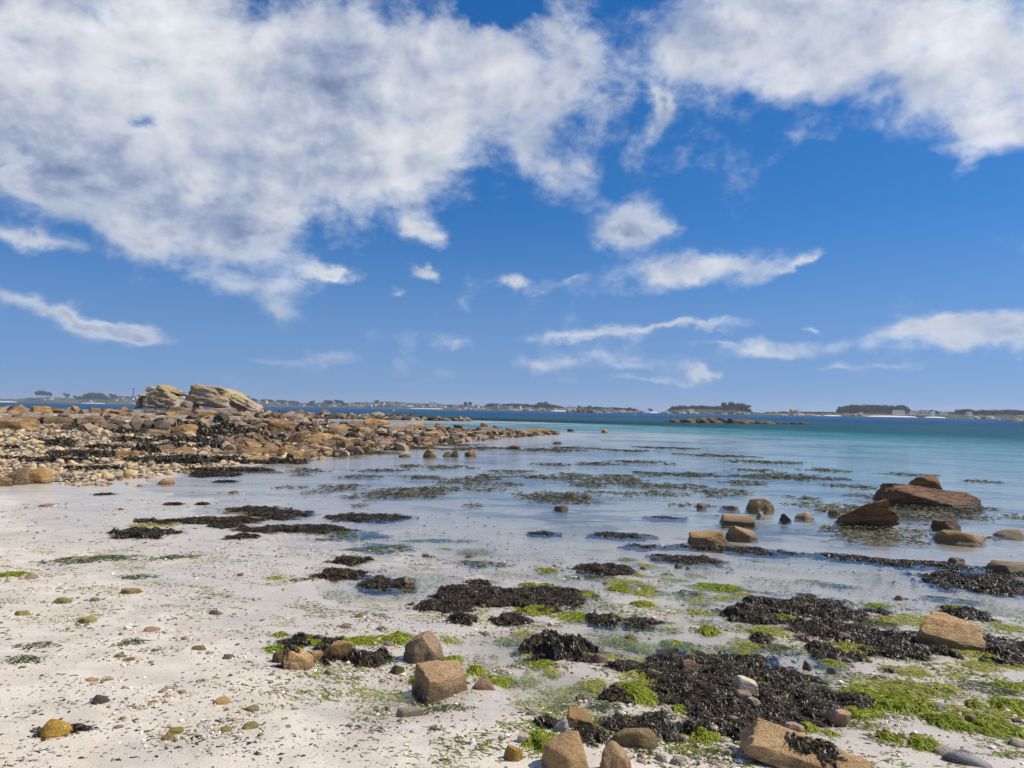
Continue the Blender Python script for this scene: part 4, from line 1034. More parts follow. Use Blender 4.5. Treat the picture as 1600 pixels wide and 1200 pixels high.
# green and yellow-green algae: u, v, w, h, height, kind, label
GREEN = [(1003,1085,66,44,.08,'g','bright green tongue of algae draped beside the largest weed mat'),(1010,1056,66,20,.04,'y',None),(1062,1108,24,26,.05,'g',None),(922,1072,54,22,.03,'y',None),(936,1104,52,12,.03,'d',None),
 (838,953,50,16,.05,'g',None),(788,997,22,14,.04,'y',None),(820,990,44,11,.03,'y',None),(906,963,48,15,.05,'g',None),(966,964,22,14,.05,'g',None),(1104,986,34,22,.07,'g',None),(1156,1017,44,19,.05,'y',None),(1058,1004,42,15,.05,'g',None),
 (1012,1010,50,14,.05,'y',None),(990,1009,22,13,.06,'g',None),(1182,986,34,12,.03,'y',None),(788,1067,24,11,.04,'g',None),(852,1162,56,44,.10,'g','green algae fringe on the left flank of the smooth boulder'),(1098,1150,38,30,.07,'g',None),
 (1000,1172,30,14,.04,'d',None),(1219,965,42,15,.04,'g',None),(1205,985,48,18,.04,'y',None),(1332,1016,62,20,.05,'y',None),(1293,1036,36,15,.04,'g',None),(1343,1088,80,38,.05,'g',None),(1411,1098,66,30,.07,'g','fullest green algae cushion right of the largest weed mat'),
 (1416,1075,94,16,.04,'y',None),(1408,1049,62,13,.04,'y',None),(1342,1114,42,17,.04,'g',None),(1484,1131,58,18,.06,'g',None),(1547,1129,54,22,.06,'g',None),(1582,1104,54,20,.06,'g',None),(1522,1102,22,10,.05,'g',None),(1540,1144,28,8,.03,'g',None),
 (1442,1163,34,24,.06,'g',None),(1386,1151,30,9,.04,'g',None),(1260,1138,26,26,.07,'g',None),(1294,1145,15,13,.03,'g',None),(1592,1147,24,10,.04,'g',None),(1522,1021,54,12,.03,'y',None),(1460,1016,24,11,.04,'g',None),(1490,1056,26,8,.02,'y',None),
 (1492,950,32,9,.05,'g',None),(1366,945,28,12,.03,'g',None),(1570,979,42,9,.03,'y',None),(1440,966,66,11,.02,'y',None),(852,891,32,9,.05,'g',None),(978,872,22,8,.05,'g',None),(1006,883,36,10,.04,'y',None),(924,897,24,9,.04,'g',None),(1042,896,15,7,.04,'g',None),
 (1081,897,22,8,.04,'y',None),(1090,884,22,4,.03,'y',None),(998,898,20,7,.03,'y',None),(1052,905,34,5,.02,'y',None),(966,919,34,11,.04,'g',None),(1010,926,54,11,.02,'y',None),(906,929,52,12,.04,'g',None),(850,916,26,11,.05,'g',None),(826,914,24,11,.05,'g',None),
 (890,921,14,7,.03,'g',None),(1003,943,30,11,.05,'g',None),(1090,936,42,11,.03,'y',None),(1132,933,44,9,.03,'y',None),(1137,923,14,6,.04,'g',None),(1156,928,24,5,.03,'y',None),(1100,956,52,9,.02,'y',None),(1040,971,24,4,.02,'y',None),(1040,981,34,6,.02,'y',None),
 (620,997,44,18,.06,'g',None),(572,1000,60,12,.04,'g',None),(540,1002,20,16,.06,'g',None),(704,1032,32,26,.07,'g',None),(652,1062,26,20,.06,'g',None),(742,1048,26,14,.06,'g',None),(772,1062,54,11,.04,'g',None),(440,1014,54,9,.04,'g',None),(437,992,18,10,.05,'g',None),
 (486,997,20,12,.04,'g',None),(488,1003,30,9,.03,'g',None),(602,1030,30,14,.04,'d',None),(672,1098,30,8,.03,'d',None),(700,1106,60,10,.02,'d',None),(790,1000,30,6,.03,'y',None),(700,1000,30,9,.04,'y',None),
 (240,820,62,6,.03,'y',None),(376,798,40,9,.04,'y',None),(434,793,12,4,.05,'g',None),(545,836,92,14,.02,'d',None),(600,856,84,16,.02,'d',None),(680,843,94,5,.02,'d',None),(548,873,40,7,.05,'d',None),(150,873,104,9,.02,'d',None),(20,898,32,10,.05,'g',None),(216,901,44,6,.02,'d',None),
 (740,860,50,9,.03,'y',None),(750,880,70,10,.02,'d',None),(696,856,18,6,.05,'y',None),(590,836,30,7,.02,'d',None),(470,905,40,4,.02,'d',None),(1310,869,20,6,.04,'y',None),(1180,872,24,4,.03,'y',None),(60,1008,40,9,.02,'d',None),(205,1002,30,8,.03,'d',None),(132,970,22,8,.03,'d',None),
 (36,1030,34,10,.02,'d',None),(1480,905,30,6,.02,'y',None),(1270,905,40,4,.02,'y',None),(1300,912,50,5,.01,'d',None),(1200,925,50,4,.01,'d',None),(430,903,26,5,.03,'y',None),(270,870,60,5,.01,'d',None)]
_r = random.Random(77)
for _ in range(48):
    _u = _r.uniform(790, 1600); _v = _r.uniform(895 if _u < 1150 else 930, 1115)
    GREEN.append((_u, _v, _r.uniform(24, 70), _r.uniform(7, 16), _r.uniform(.015, .04), _r.choice(['y', 'y', 'g', 'd']), None))
for k, (u, v, w, h, hm, kd, lab) in enumerate(GREEN):
    p, a, b = patch(u, v, w, h)
    md = Mound(p[0], p[1], a * 1.05, b * 1.05, cam_yaw(p[0], p[1]), hm * 0.6, 210 + k, ragged=0.9 if kd != 'g' else 0.8)
    d = math.hypot(p[0], p[1]); f = max(1.0, d / 5.5)
    mt = {'g': M['green'], 'y': M['yellow'], 'd': M['deepgreen']}[kd]
    ph = {'g': 'bright green algae cushion', 'y': 'yellowish algae film', 'd': 'dark green algae patch'}[kd]
    dn = {'g': 9000, 'y': 5200, 'd': 4200}[kd]
    weed_thing('green_algae', md, mt, 'algae', dn / f ** 1.7, 0.060 * f ** 0.7, 0.0045 * f ** 0.8, u, v, phrase=ph, label=lab, group='green algae mats on the foreshore', fall=-1.2 + random.uniform(-.5, .5), lift=(0.001, 0.006), seg=2, curl=0.9, cap=7000,
               base_tone=0.15, tone_pow=1.0, solid=(kd == 'g'), stray=0.45)

# the two tufts that lie on the long slab, and weed hung over boulders of the foreground
bpy.context.view_layer.update()
dg = bpy.context.evaluated_depsgraph_get()
def surf(xs, ys):
    out = []
    for x, y in zip(np.ravel(xs), np.ravel(ys)):
        ok, loc, *_ = scene.ray_cast(dg, Vector((x, y, 1.2)), Vector((0, 0, -1)))
        out.append(loc.z if ok else 0.0)
    return np.array(out)
def surf_pix(u, v):
    d = ray(u, v)
    ok, loc, *_ = scene.ray_cast(dg, Vector((0, 0, EYE)), Vector(d))
    return np.array(loc)
for (u, v, w, h, lab) in [(1251, 1164, 36, 12, 'left black weed tuft lying on the long tan slab'), (1292, 1172, 34, 18, 'right black weed tuft lying on the long tan slab'), (520, 1003, 34, 14, 'black weed strands hanging over the leaning brown stone'), (452, 1012, 30, 8, 'dark weed strands on the upright grey tan boulder')]:
    q = surf_pix(u, v); d = math.hypot(q[0], q[1])
    md = Mound(q[0], q[1], w / 2 / FPX * d, h / FPX * d * 0.9, cam_yaw(q[0], q[1]), 0.012, SEED[0] + 3, ragged=0.4)
    weed_thing('seaweed_tuft', md, M['wrack'], 'seaweed', 9000, 0.035, 0.010, u, v, label=lab, group='weed lying on boulders', on=surf, lift=(0.003, 0.015), cap=500)

# weed over the rock shelf at left: coarse, dark
SHELF = [(470,700,60,5,.2,None),(520,697,60,4,.15,None),(300,668,60,4,.3,None),(240,664,50,3,.25,None),(130,668,40,3,.25,None),(60,662,40,3,.25,None),(560,688,50,3,.15,None),(430,668,40,4,.25,None),(390,690,40,6,.25,None),(95,697,42,13,.28,'round black weed-covered hump on the shingle'),(140,712,130,8,.12,None),(110,722,90,6,.10,None),(230,708,40,10,.35,None),(250,722,90,8,.14,None),(300,722,110,10,.16,None),(340,700,60,8,.25,None),(300,690,90,6,.2,None),
 (380,720,90,8,.14,None),(430,722,90,6,.10,None),(330,682,50,8,.35,None),(352,676,60,8,.4,None),(380,680,50,7,.3,None),(210,690,60,5,.15,None),(170,700,60,4,.12,None),(60,690,40,3,.12,None),(200,676,36,6,.2,None),(150,733,80,4,.08,None),(270,700,50,6,.2,None),(420,690,50,6,.25,None),
 (30,718,50,3,.08,None),(20,700,30,3,.08,None),(360,735,110,4,.05,None),(250,676,50,4,.2,None),(460,715,50,3,.08,None),(405,682,26,6,.3,None)]
for k, (u, v, w, h, hm, lab) in enumerate(SHELF):
    p, a, b = patch(u, v, w, h)
    md = Mound(p[0], p[1], a, b, cam_yaw(p[0], p[1]), hm, 430 + k, ragged=0.6)
    d = math.hypot(p[0], p[1]); f = d / 6.5
    weed_thing('seaweed_clump', md, M['wrack'], 'seaweed', 230, 0.15, 0.05, u, v, phrase='black shore weed patch', label=lab, group='weed on the rock shelf', cap=2200, lift=(0.01, 0.07), tone_pow=1.3)

# floating wrack at the water surface
FLOAT = [(1303,794,82,22),(1458,800,150,24),(1376,832,150,18),(1127,770,72,9),(730,752,80,16),(640,768,110,9),(600,775,110,6),(530,762,60,9),(845,778,60,14),(905,782,60,12),(880,775,110,8),(700,730,60,4),(600,735,70,3),(660,745,60,4),(960,745,60,8),(920,757,50,7),
 (1010,760,50,8),(970,752,80,6),(1060,760,70,6),(1100,742,80,5),(1190,745,60,4),(1230,745,80,6),(1160,755,50,5),(800,737,60,4),(860,726,50,3),(930,725,60,3),(1000,722,70,3),(760,745,50,5),(740,790,30,4),(560,708,90,3),(575,706,50,5),(520,712,70,3),(640,700,90,2.5),(720,702,60,2.5),
 (700,695,90,2),(760,700,70,2.5),(850,703,90,3),(900,700,60,2),(980,704,70,2),(1040,700,80,2),(1120,712,90,2.5),(1200,722,90,3),(1290,735,60,3),(480,735,50,4),(450,762,40,3),(490,770,30,3),(565,790,24,3),(410,738,60,2),(470,742,30,2),(1330,760,60,4),(1290,748,60,3),(1080,790,60,4),(1250,778,40,4),
 (1420,742,50,2.5),(1530,752,40,2.5),(900,742,50,4),(1020,740,60,4),(790,757,40,4),(690,763,70,5),(760,765,60,4),(640,728,40,3),(560,745,60,2.5),(1500,792,60,4),(1540,842,30,3),(1350,775,40,3),(1180,735,60,2.5),(880,747,90,5),(1040,772,60,5),(990,772,50,4),(830,745,50,3),(940,770,50,3)]
for k, (u, v, w, h) in enumerate(FLOAT):
    p, a, b = patch(u, v, w, h)
    md = Mound(p[0], p[1], a * 1.1, b * 1.5, cam_yaw(p[0], p[1]) + random.uniform(-.25, .25), 0.006, 600 + k, ragged=1.15)
    md.z = (lambda m_: (lambda x, y, ground=None: 0.004 + 0.004 * m_.val(x, y)))(md)
    d = math.hypot(p[0], p[1]); f = max(1.0, d / 14)
    weed_thing('floating_seaweed', md, M['wrack_float'], 'seaweed', 230 / f ** 1.2, 0.10 * f ** .6, 0.022 * f ** .7, u, v, phrase='floating seaweed patch', group='olive seaweed patches floating on the water', cap=1500, lift=(-0.012, 0.022), solid=False, tone_pow=1.1, stray=0.35)

# loose scraps on the sand: uncountable
n = 90000
d_ = 3.0 * (17 / 3.0) ** RNG.uniform(0, 1, n) ; a_ = RNG.uniform(-0.64, 0.64, n)
x, y = np.sin(a_) * d_, np.cos(a_) * d_
hh = height(x, y)
st = fbm(x * 0.9 * 1.2 + y * 0.35, y * 1.9 - x * 0.5, oct=4, gain=0.6)
pr = np.clip(0.02 + 1.5 * np.clip(st, 0, 1), 0.015, 1) * np.where(hh < -0.03, 0.35, 1.0) * sstep(hh, 0.42, 0.2)
ok = (RNG.uniform(0, 1, n) < pr) & (hh > -0.12)
x, y = x[ok][:17000], y[ok][:17000]
# drifts caught round the stones
cu = []
for (su, sv, sw_, sh_, mk_) in SMALL + [(87,1150,44,20,''),(157,1098,24,10,''),(480,1040,90,20,''),(560,1050,80,20,''),(620,1080,90,20,''),(440,1060,60,16,''),(300,1140,90,20,''),(350,1110,70,16,''),(60,1000,80,16,''),(150,1020,60,14,''),(100,880,120,10,''),(250,880,120,10,''),(420,860,120,10,'')]:
    if su > 760: continue
    q = P(su, sv); m__ = 26 if mk_ else 90; rr_ = sw_ / FPX * math.hypot(q[0], q[1]) * (1.5 if mk_ else 1.0)
    cu.append(np.stack([q[0] + RNG.normal(size=m__) * rr_ - 0.4 * rr_, q[1] + RNG.normal(size=m__) * rr_ * 0.55], 1))
cu = np.concatenate(cu); x = np.concatenate([x, cu[:, 0]]); y = np.concatenate([y, cu[:, 1]]); d_ = np.hypot(x, y)
n = len(x); ang = 0.5 + RNG.normal(size=n) * 0.6
gs = fbm(x * 0.7 + 30, y * 1.1, oct=3)
L = (0.004 + RNG.exponential(0.008, n).clip(0, 0.035)) * (0.6 + d_ / 9)
Vs, Fs, Ts = strips(np.stack([x, y], 1), np.stack([np.cos(ang), np.sin(ang)], 1), L, L * RNG.uniform(.2, .5, n), lambda a, b: np.maximum(height(a, b), -0.005), RNG.uniform(0.001, 0.006, n), RNG, seg=2, curl=0.8)
pc = np.where((gs > 0.08)[:, None] & (RNG.uniform(0, 1, n) < 0.6)[:, None], pal(n, [(0.05, 0.085, 0.015), (0.10, 0.15, 0.02), (0.14, 0.15, 0.04)]), pal(n, [(0.03, 0.025, 0.018), (0.05, 0.04, 0.025), (0.10, 0.07, 0.04), (0.06, 0.03, 0.02), (0.16, 0.12, 0.08)]))
o = link('seaweed_scraps', make_mesh('seaweed_scraps', Vs, Fs, M['debris'], attrs={'tint': np.repeat(pc, 6, axis=0)}))
tag(o, 'fine scraps of weed strewn in streaks over the wet sand', 'seaweed', kind='stuff')
# shell grit and pebbles
n = 60000
d_ = 3.0 * (15 / 3.0) ** RNG.uniform(0, 1, n); a_ = RNG.uniform(-0.64, 0.64, n)
x, y = np.sin(a_) * d_, np.cos(a_) * d_
hh = height(x, y)
uu = 800 + FPX * x / y
st = fbm(x * 1.3 + 40, y * 2.2 - x * 0.6, oct=4, gain=0.6)
zone = np.clip(0.05 + 0.9 * np.clip(st - 0.08, 0, 1), 0, 1) + 0.8 * sstep(x, -0.4, 0.4) * sstep(y, 6.0, 3.9) * sstep(st, -0.2, 0.25)
ok = (RNG.uniform(0, 1, n) < zone) & (hh > -0.04)
x, y = x[ok][:12000], y[ok][:12000]
cu = []
for (su, sv, sw_, sh_, mk_) in SMALL + [(690,1095,90,20,''),(470,1050,90,20,''),(540,1045,80,20,''),(620,1060,60,20,''),(600,990,100,14,''),(400,1080,60,20,''),(330,1135,90,16,''),(280,1150,60,14,''),(900,1150,120,30,''),(1050,1180,160,30,''),(1130,1150,100,30,''),(1250,1010,140,30,''),(1350,1050,120,20,''),(960,1100,80,20,'')]:
    q = P(su, sv); m__ = 26 if mk_ else 130; rr_ = sw_ / FPX * math.hypot(q[0], q[1]) * (0.95 if mk_ else 0.6)
    cu.append(np.stack([q[0] + RNG.normal(size=m__) * rr_, q[1] + RNG.normal(size=m__) * rr_ * 0.6], 1))
cu = np.concatenate(cu); x = np.concatenate([x, cu[:, 0]]); y = np.concatenate([y, cu[:, 1]]); n = len(x)
sz = np.minimum(0.006 + RNG.exponential(0.008, n), 0.045) * (0.7 + np.hypot(x, y) / 14)
o = link('shell_grit', chips('shell_grit', np.stack([x, y, height(x, y)], 1), sz, pal(n, [(0.62, 0.55, 0.45), (0.50, 0.38, 0.26), (0.42, 0.33, 0.2), (0.70, 0.66, 0.6), (0.22, 0.17, 0.12), (0.48, 0.34, 0.27), (0.3, 0.25, 0.12)]), M['chips'], sub=1))
tag(o, 'scattered shell grit and small pebbles on the sand', 'pebbles', kind='stuff')

# thin film of algae threads between the mats: uncountable
n = 160000
d_ = 3.4 * (11.5 / 3.4) ** RNG.uniform(0, 1, n); a_ = RNG.uniform(-0.62, 0.62, n)
x, y = np.sin(a_) * d_, np.cos(a_) * d_
hh = height(x, y)
st = fbm(x * 1.5 + 80, y * 2.4 + x * 0.5, oct=4, gain=0.6)
zone = sstep(x, -1.0, 0.6) * sstep(y, 10.5, 7.0) * sstep(y, 3.7, 4.4) * sstep(hh, 0.14, 0.06) * sstep(st, -0.12, 0.3)
zone = np.maximum(zone, 0.8 * np.exp(-((x + 0.85) / 0.75) ** 2 - ((y - 5.25) / 0.5) ** 2) * sstep(st, -0.1, 0.25))
zone = np.maximum(zone, 0.7 * sstep(y, 11.5, 9.5) * sstep(y, 6.0, 7.0) * sstep(st, 0.0, 0.28))
ok = (RNG.uniform(0, 1, n) < zone) & (hh > -0.06)
x, y = x[ok][:40000], y[ok][:40000]; n = len(x)
ang = -0.6 + RNG.normal(size=n) * 0.5 + fbm(x * 2, y * 2, oct=2)
L = RNG.uniform(0.015, 0.06, n)
Vs, Fs, Ts = strips(np.stack([x, y], 1), np.stack([np.cos(ang), np.sin(ang)], 1), L, RNG.uniform(0.003, 0.008, n), lambda a, b: np.maximum(height(a, b), -0.003), RNG.uniform(0.001, 0.006, n), RNG, seg=3, curl=0.8)
o = link('algae_threads', make_mesh('algae_threads', Vs, Fs, M['threads'], attrs={'tone': np.repeat(np.clip(RNG.uniform(0, 1, n) * 0.7 + fbm(x * 2.2, y * 2.2, oct=3) * 0.9, 0, 1), 8)}))
tag(o, 'thin yellow green algae threads spread over the wet sand', 'algae', kind='stuff')
# ------------------------------------------------------------------ far shores
def land_strip(name, prof, Yd, deep, label, mat=None, foot=None, seed=1):
    """a low coast seen end on: prof = list of (pixel column, pixel height above the water line)"""
    us = np.array([p[0] for p in prof], float); hs_ = np.array([p[1] for p in prof], float)
    n = max(24, int((us[-1] - us[0]) / 3)); m_ = 9
    uu = np.linspace(us[0], us[-1], n); top = np.interp(uu, us, hs_) * Yd / FPX + 0.6 * EYE * (np.interp(uu, us, hs_) > 0.3)
    V = []
    for i in range(n):
        b = at_depth(uu[i], 640, Yd)
        for j in range(m_):
            t = j / (m_ - 1)
            prof_ = math.sin(math.pi * min(1, t * 1.0)) ** 0.7
            nz = 1 + 0.14 * math.sin(uu[i] * 0.31 + seed * 5 + t * 3) * math.sin(uu[i] * 0.113 + t * 5)
            V.append((b[0] * (1 + deep * t / Yd), Yd + deep * t, -0.6 + (top[i] * nz + 0.6) * prof_))
    i = np.arange(n - 1)[:, None] * m_; j = np.arange(m_ - 1)[None, :]
    F = np.stack([i + j, i + m_ + j, i + m_ + j + 1, i + j + 1], -1).reshape(-1, 4)
    o = link(name, make_mesh(name, np.array(V), F, mat or M['far_land'], smooth=True))
    tag(o, label, 'coast', kind='structure')
    def top_at(u, t=0.5):
        return np.interp(u, uu, top) * (math.sin(math.pi * t) ** 0.7)
    return o, top_at

_, topA = land_strip('headland', [(-60,4),(20,4.5),(55,8),(90,9),(120,7),(150,9),(215,10),(260,9),(330,12),(390,10),(420,8),(470,5),(500,3),(520,0)], 3000, 260, 'far left headland with lighthouse and woods', seed=1)
_, topB = land_strip('headland', [(420,0),(460,2),(500,4),(540,5),(580,8),(610,9),(650,7),(700,5),(740,4),(790,3),(830,0)], 2700, 300, 'far shore carrying the white town', seed=2)
_, topC = land_strip('headland', [(690,0),(710,4),(740,6),(800,6),(850,6),(900,4),(940,5),(985,3),(1005,1),(1030,0)], 2000, 240, 'wooded far shore left of centre', seed=3)
_, topD = land_strip('headland', [(1028,0),(1045,4),(1075,7),(1110,7),(1150,6),(1175,3),(1200,2),(1220,0)], 1600, 160, 'wooded island behind the dark islet', seed=4)
_, topE = land_strip('headland', [(1175,0),(1200,3),(1240,3),(1300,4),(1340,6),(1420,6),(1480,6),(1540,6),(1600,7),(1680,7),(1720,4)], 1550, 220, 'low right shore with wood and farm buildings', seed=5)

def beach_strip(u0, u1, Yd, hpx, label):
    n = 24; V = []; us = np.linspace(u0, u1, n)
    for i, u in enumerate(us):
        e = math.sin(math.pi * i / (n - 1)) ** 0.35
        b = at_depth(u, 640, Yd)
        zt = hpx * Yd / FPX * e
        for (dy, z) in ((-16 * e - 1, -0.25), (-8 * e, 0.35 * zt), (0, zt), (25, zt * 1.02), (40, -0.3)): V.append((b[0] * (1 + dy / Yd), Yd + dy, z))
    i = np.arange(n - 1)[:, None] * 5; j = np.arange(4)[None, :]
    F = np.stack([i + j, i + 5 + j, i + 5 + j + 1, i + j + 1], -1).reshape(-1, 4)
    o = link('far_beach', make_mesh('far_beach', np.array(V), F, M['far_sand'], smooth=True)); tag(o, label, 'beach', kind='structure')
beach_strip(1352, 1434, 1545, 2.2, 'long white beach below the far right wood')
beach_strip(1444, 1478, 1545, 1.6, 'short white beach in front of the farm buildings')
beach_strip(1286, 1316, 1545, 1.6, 'white beach left of the far right wood')
beach_strip(860, 892, 1990, 1.6, 'small white beach on the wooded far shore')
beach_strip(1014, 1032, 1700, 1.8, 'pale beach between wooded shore and island')
beach_strip(-10, 26, 2990, 1.5, 'pale beach at the far left edge')
beach_strip(126, 165, 2990, 1.4, 'pale strip of beach below the lighthouse woods')
beach_strip(640, 705, 2690, 1.2, 'pale foreshore below the town')
beach_strip(1240, 1284, 1545, 1.2, 'thin pale beach right of the rock stack')

# ---- trees: trunk, limbs and a crown of leaf clumps
def crown_mesh(seed, nclump, flat, nleaf=26):
    rg = np.random.default_rng(seed)
    Vs, Fs, Ts = [], [], []; nv = 0
    iv, if_ = ico(1)
    for k in range(nclump):
        a = rg.uniform(0, 6.28); r = math.sqrt(rg.uniform(0, 1)) * 0.42
        c = np.array([math.cos(a) * r, math.sin(a) * r, 0.62 + rg.uniform(-.20, .26) * flat + (0.16 - r * 0.32)])
        rad_ = rg.uniform(0.10, 0.19)
        vv = iv * (1 + 0.25 * rg.normal(size=(len(iv), 1))) * rad_ * np.array([1.15, 1.15, 0.75]) + c
        Vs.append(vv); Fs.append(if_ + nv); Ts.append(np.full(len(vv), rg.uniform(0, .7))); nv += len(vv)
        dv = rg.normal(size=(nleaf, 3)); dv /= np.linalg.norm(dv, axis=1)[:, None]
        p0 = c + dv * rad_ * np.array([1.25, 1.25, 0.85]) * rg.uniform(0.9, 1.25, (nleaf, 1))
        t1 = rg.normal(size=(nleaf, 3)) * 0.05; t2 = rg.normal(size=(nleaf, 3)) * 0.05
        q = np.stack([p0 - t1, p0 + t2, p0 + t1], 1).reshape(-1, 3)
        Vs.append(q); Fs.append(np.arange(nleaf * 3).reshape(-1, 3) + nv); Ts.append(np.repeat(rg.uniform(0, 1, nleaf), 3)); nv += len(q)
    return np.concatenate(Vs), np.concatenate(Fs), np.concatenate(Ts)
def trunk_mesh(seed):
    rg = np.random.default_rng(seed); V = []; F = []
    def tube(p, q, r0, r1):
        p, q = np.array(p), np.array(q); d = (q - p) / np.linalg.norm(q - p); s = np.cross(d, [0.3, 0.9, 0.1]); s /= np.linalg.norm(s); t = np.cross(d, s); b = len(V)
        for (c, r) in ((p, r0), (q, r1)):
            for k in range(6): V.append(c + (s * math.cos(k * 1.047) + t * math.sin(k * 1.047)) * r)
        for k in range(6): F.append((b + k, b + (k + 1) % 6, b + 6 + (k + 1) % 6, b + 6 + k))
    tube((0, 0, -0.05), (0.03, 0, 0.5), 0.035, 0.022)
    for k in range(5):
        a = k * 1.257 + rg.uniform(-.3, .3); tube((0.02, 0, 0.3 + 0.05 * k), (math.cos(a) * 0.3, math.sin(a) * 0.3, 0.62 + rg.uniform(-.08, .1)), 0.014, 0.006)
    return np.array(V), np.array(F)
CROWNS = []
for k in range(5):
    v_, f_, t_ = crown_mesh(70 + k, 16, 1.0 if k < 3 else 0.6)
    CROWNS.append(make_mesh('crown', v_, f_, M['pine'], smooth=False, attrs={'tone': t_}))
tv, tf = trunk_mesh(5); TRUNK = make_mesh('trunk', tv, tf, M['bark'], smooth=True)
def tree(u, Yd, hpx, wpx, z0, phrase, group):
    b = at_depth(u, 640, Yd); sc = Yd / FPX
    r = link('tree', None, (b[0], b[1], z0 - 0.4), (0, 0, random.uniform(0, 6.28)), (wpx * sc, wpx * sc, hpx * sc))
    tag(r, 'tmp', 'tree', group); label_later(r, u, 640, phrase)
    link('trunk', TRUNK, parent=r); link('crown', random.choice(CROWNS), parent=r)
def wood(name, u0, u1, Yd, deep, topf, hpx, n, label, seed, off=60):
    """a far wood that reads as one mass"""
    rg = np.random.default_rng(seed); Vs, Fs, Ts = [], [], []; nv = 0; sc = Yd / FPX
    src = [crown_mesh(300 + k, 9, 0.8, nleaf=14) for k in range(4)]
    for k in range(n):
        u = rg.uniform(u0, u1); dy = off + rg.uniform(0, deep)
        e = max(0.35, min(1, (u - u0) / 12 + .3, (u1 - u) / 12 + .3))
        b = at_depth(u, 640, Yd); h = hpx * 1.25 * sc * e * rg.uniform(.78, 1.1); w = rg.uniform(6, 11) * sc
        v_, f_, t_ = src[k % 4]
        z0 = topf(u) * 0.75
        Vs.append(v_ * np.array([w, w, h]) + np.array([b[0] * (1 + dy / Yd), Yd + dy, z0])); Fs.append(f_ + nv); Ts.append(t_); nv += len(v_)
        lo = v_.copy(); lo[:, 2] = (lo[:, 2] - 0.62) * 1.4 + 0.28
        Vs.append(lo * np.array([w, w, h]) + np.array([b[0] * (1 + dy / Yd), Yd + dy, z0])); Fs.append(f_ + nv); Ts.append(t_ * 0.7); nv += len(v_)
    o = link(name, make_mesh(name, np.concatenate(Vs), np.concatenate(Fs), M['pine'], attrs={'tone': np.concatenate(Ts)})); tag(o, label, 'wood', kind='stuff')
wood('far_wood', 1308, 1424, 1550, 90, topE, 11, 150, 'dark wood on the low right shore', 1)
wood('far_wood', 1490, 1640, 1550, 90, topE, 7, 120, 'line of trees at the far right', 2)
wood('far_wood', 1046, 1172, 1600, 60, topD, 6, 100, 'dense trees on the island behind the islet', 3)
wood('far_wood', 124, 166, 3000, 90, topA, 8, 50, 'dark grove left of the lighthouse', 4)
wood('far_wood', 166, 480, 3000, 90, topA, 4, 110, 'scrub and trees along the lighthouse headland', 5)
wood('far_wood', 760, 880, 2000, 80, topC, 5, 80, 'trees along the wooded far shore', 6)
wood('far_wood', 900, 1000, 2000, 80, topC, 3.5, 60, 'low trees towards the end of the far shore', 7)
wood('far_wood', 460, 760, 2700, 120, topB, 3, 110, 'gardens and trees between the town houses', 8)
wood('far_wood', 1424, 1500, 1550, 60, topE, 4, 60, 'hedge and trees behind the farm buildings', 10, off=110)
wood('far_wood', 1195, 1310, 1550, 60, topE, 2.5, 50, 'scrub on the low right shore', 9)
for (u, h, w) in [(1131,15,9),(1138,12,7),(1142,16,10),(1151,14,12),(1158,14,14),(1166,12,12),(1060,8,10),(1052,7,8),(1171,7,7)]: tree(u, 1610, h, w, topD(u) * 0.6, 'wind-shaped tree on the wooded island', 'trees of the wooded island')
for (u, h, w) in [(57,10,8),(64,11,10),(70,10,8),(76,9,7),(103,8,9),(117,5,7),(172,7,8),(178,6,6),(376,9,9),(384,7,8)]: tree(u, 3050, h, w, topA(u) * 0.9, 'round tree on the far left headland', 'trees of the far left headland')
for (u, h, w) in [(488,7,9),(510,8,10),(517,7,8),(526,8,10),(533,7,9),(589,6,7)]: tree(u, 2740, h, w, topB(u) * 0.8, 'dark round tree beside the town', 'trees of the town')
for (u, h, w) in [(727,8,6),(734,8,6),(843,9,9),(851,9,9),(857,7,8),(905,6,6),(922,6,6),(763,5,6),(1016,6,7),(770,6,6),(984,5,6)]: tree(u, 2040, h, w, topC(u) * 0.8 if u < 1005 else 1, 'dark tree on the wooded far shore', 'trees of the wooded far shore')
for (u, h, w) in [(1505,8,9),(1513,9,10),(1530,7,8),(1545,8,9),(1560,7,8),(1575,9,10),(1588,9,9),(1444,7,8),(1463,6,7),(1315,9,9)]: tree(u, 1600, h, w, topE(u) * 0.8, 'dark tree on the low right shore', 'trees of the low right shore')

# ---- houses
def box(x0, x1, y0, y1, z0, z1):
    V = [(x, y, z) for z in (z0, z1) for y in (y0, y1) for x in (x0, x1)]
    return V, [(0, 2, 3, 1), (4, 5, 7, 6), (0, 1, 5, 4), (2, 6, 7, 3), (0, 4, 6, 2), (1, 3, 7, 5)]
def gable_wall(L, Wd, H, rise):
    V = [(-L/2,-Wd/2,0),(L/2,-Wd/2,0),(L/2,Wd/2,0),(-L/2,Wd/2,0),(-L/2,-Wd/2,H),(L/2,-Wd/2,H),(L/2,Wd/2,H),(-L/2,Wd/2,H),(-L/2,0,H+rise),(L/2,0,H+rise)]
    return V, [[0,1,5,4],[2,3,7,6]], [[1,2,6,9,5],[3,0,4,8,7]]
def pd_mesh(name, V, F, mat):
    me = bpy.data.meshes.new(name); me.from_pydata([tuple(v) for v in V], [], [tuple(f) for f in F]); me.update(); me.materials.append(mat); return me
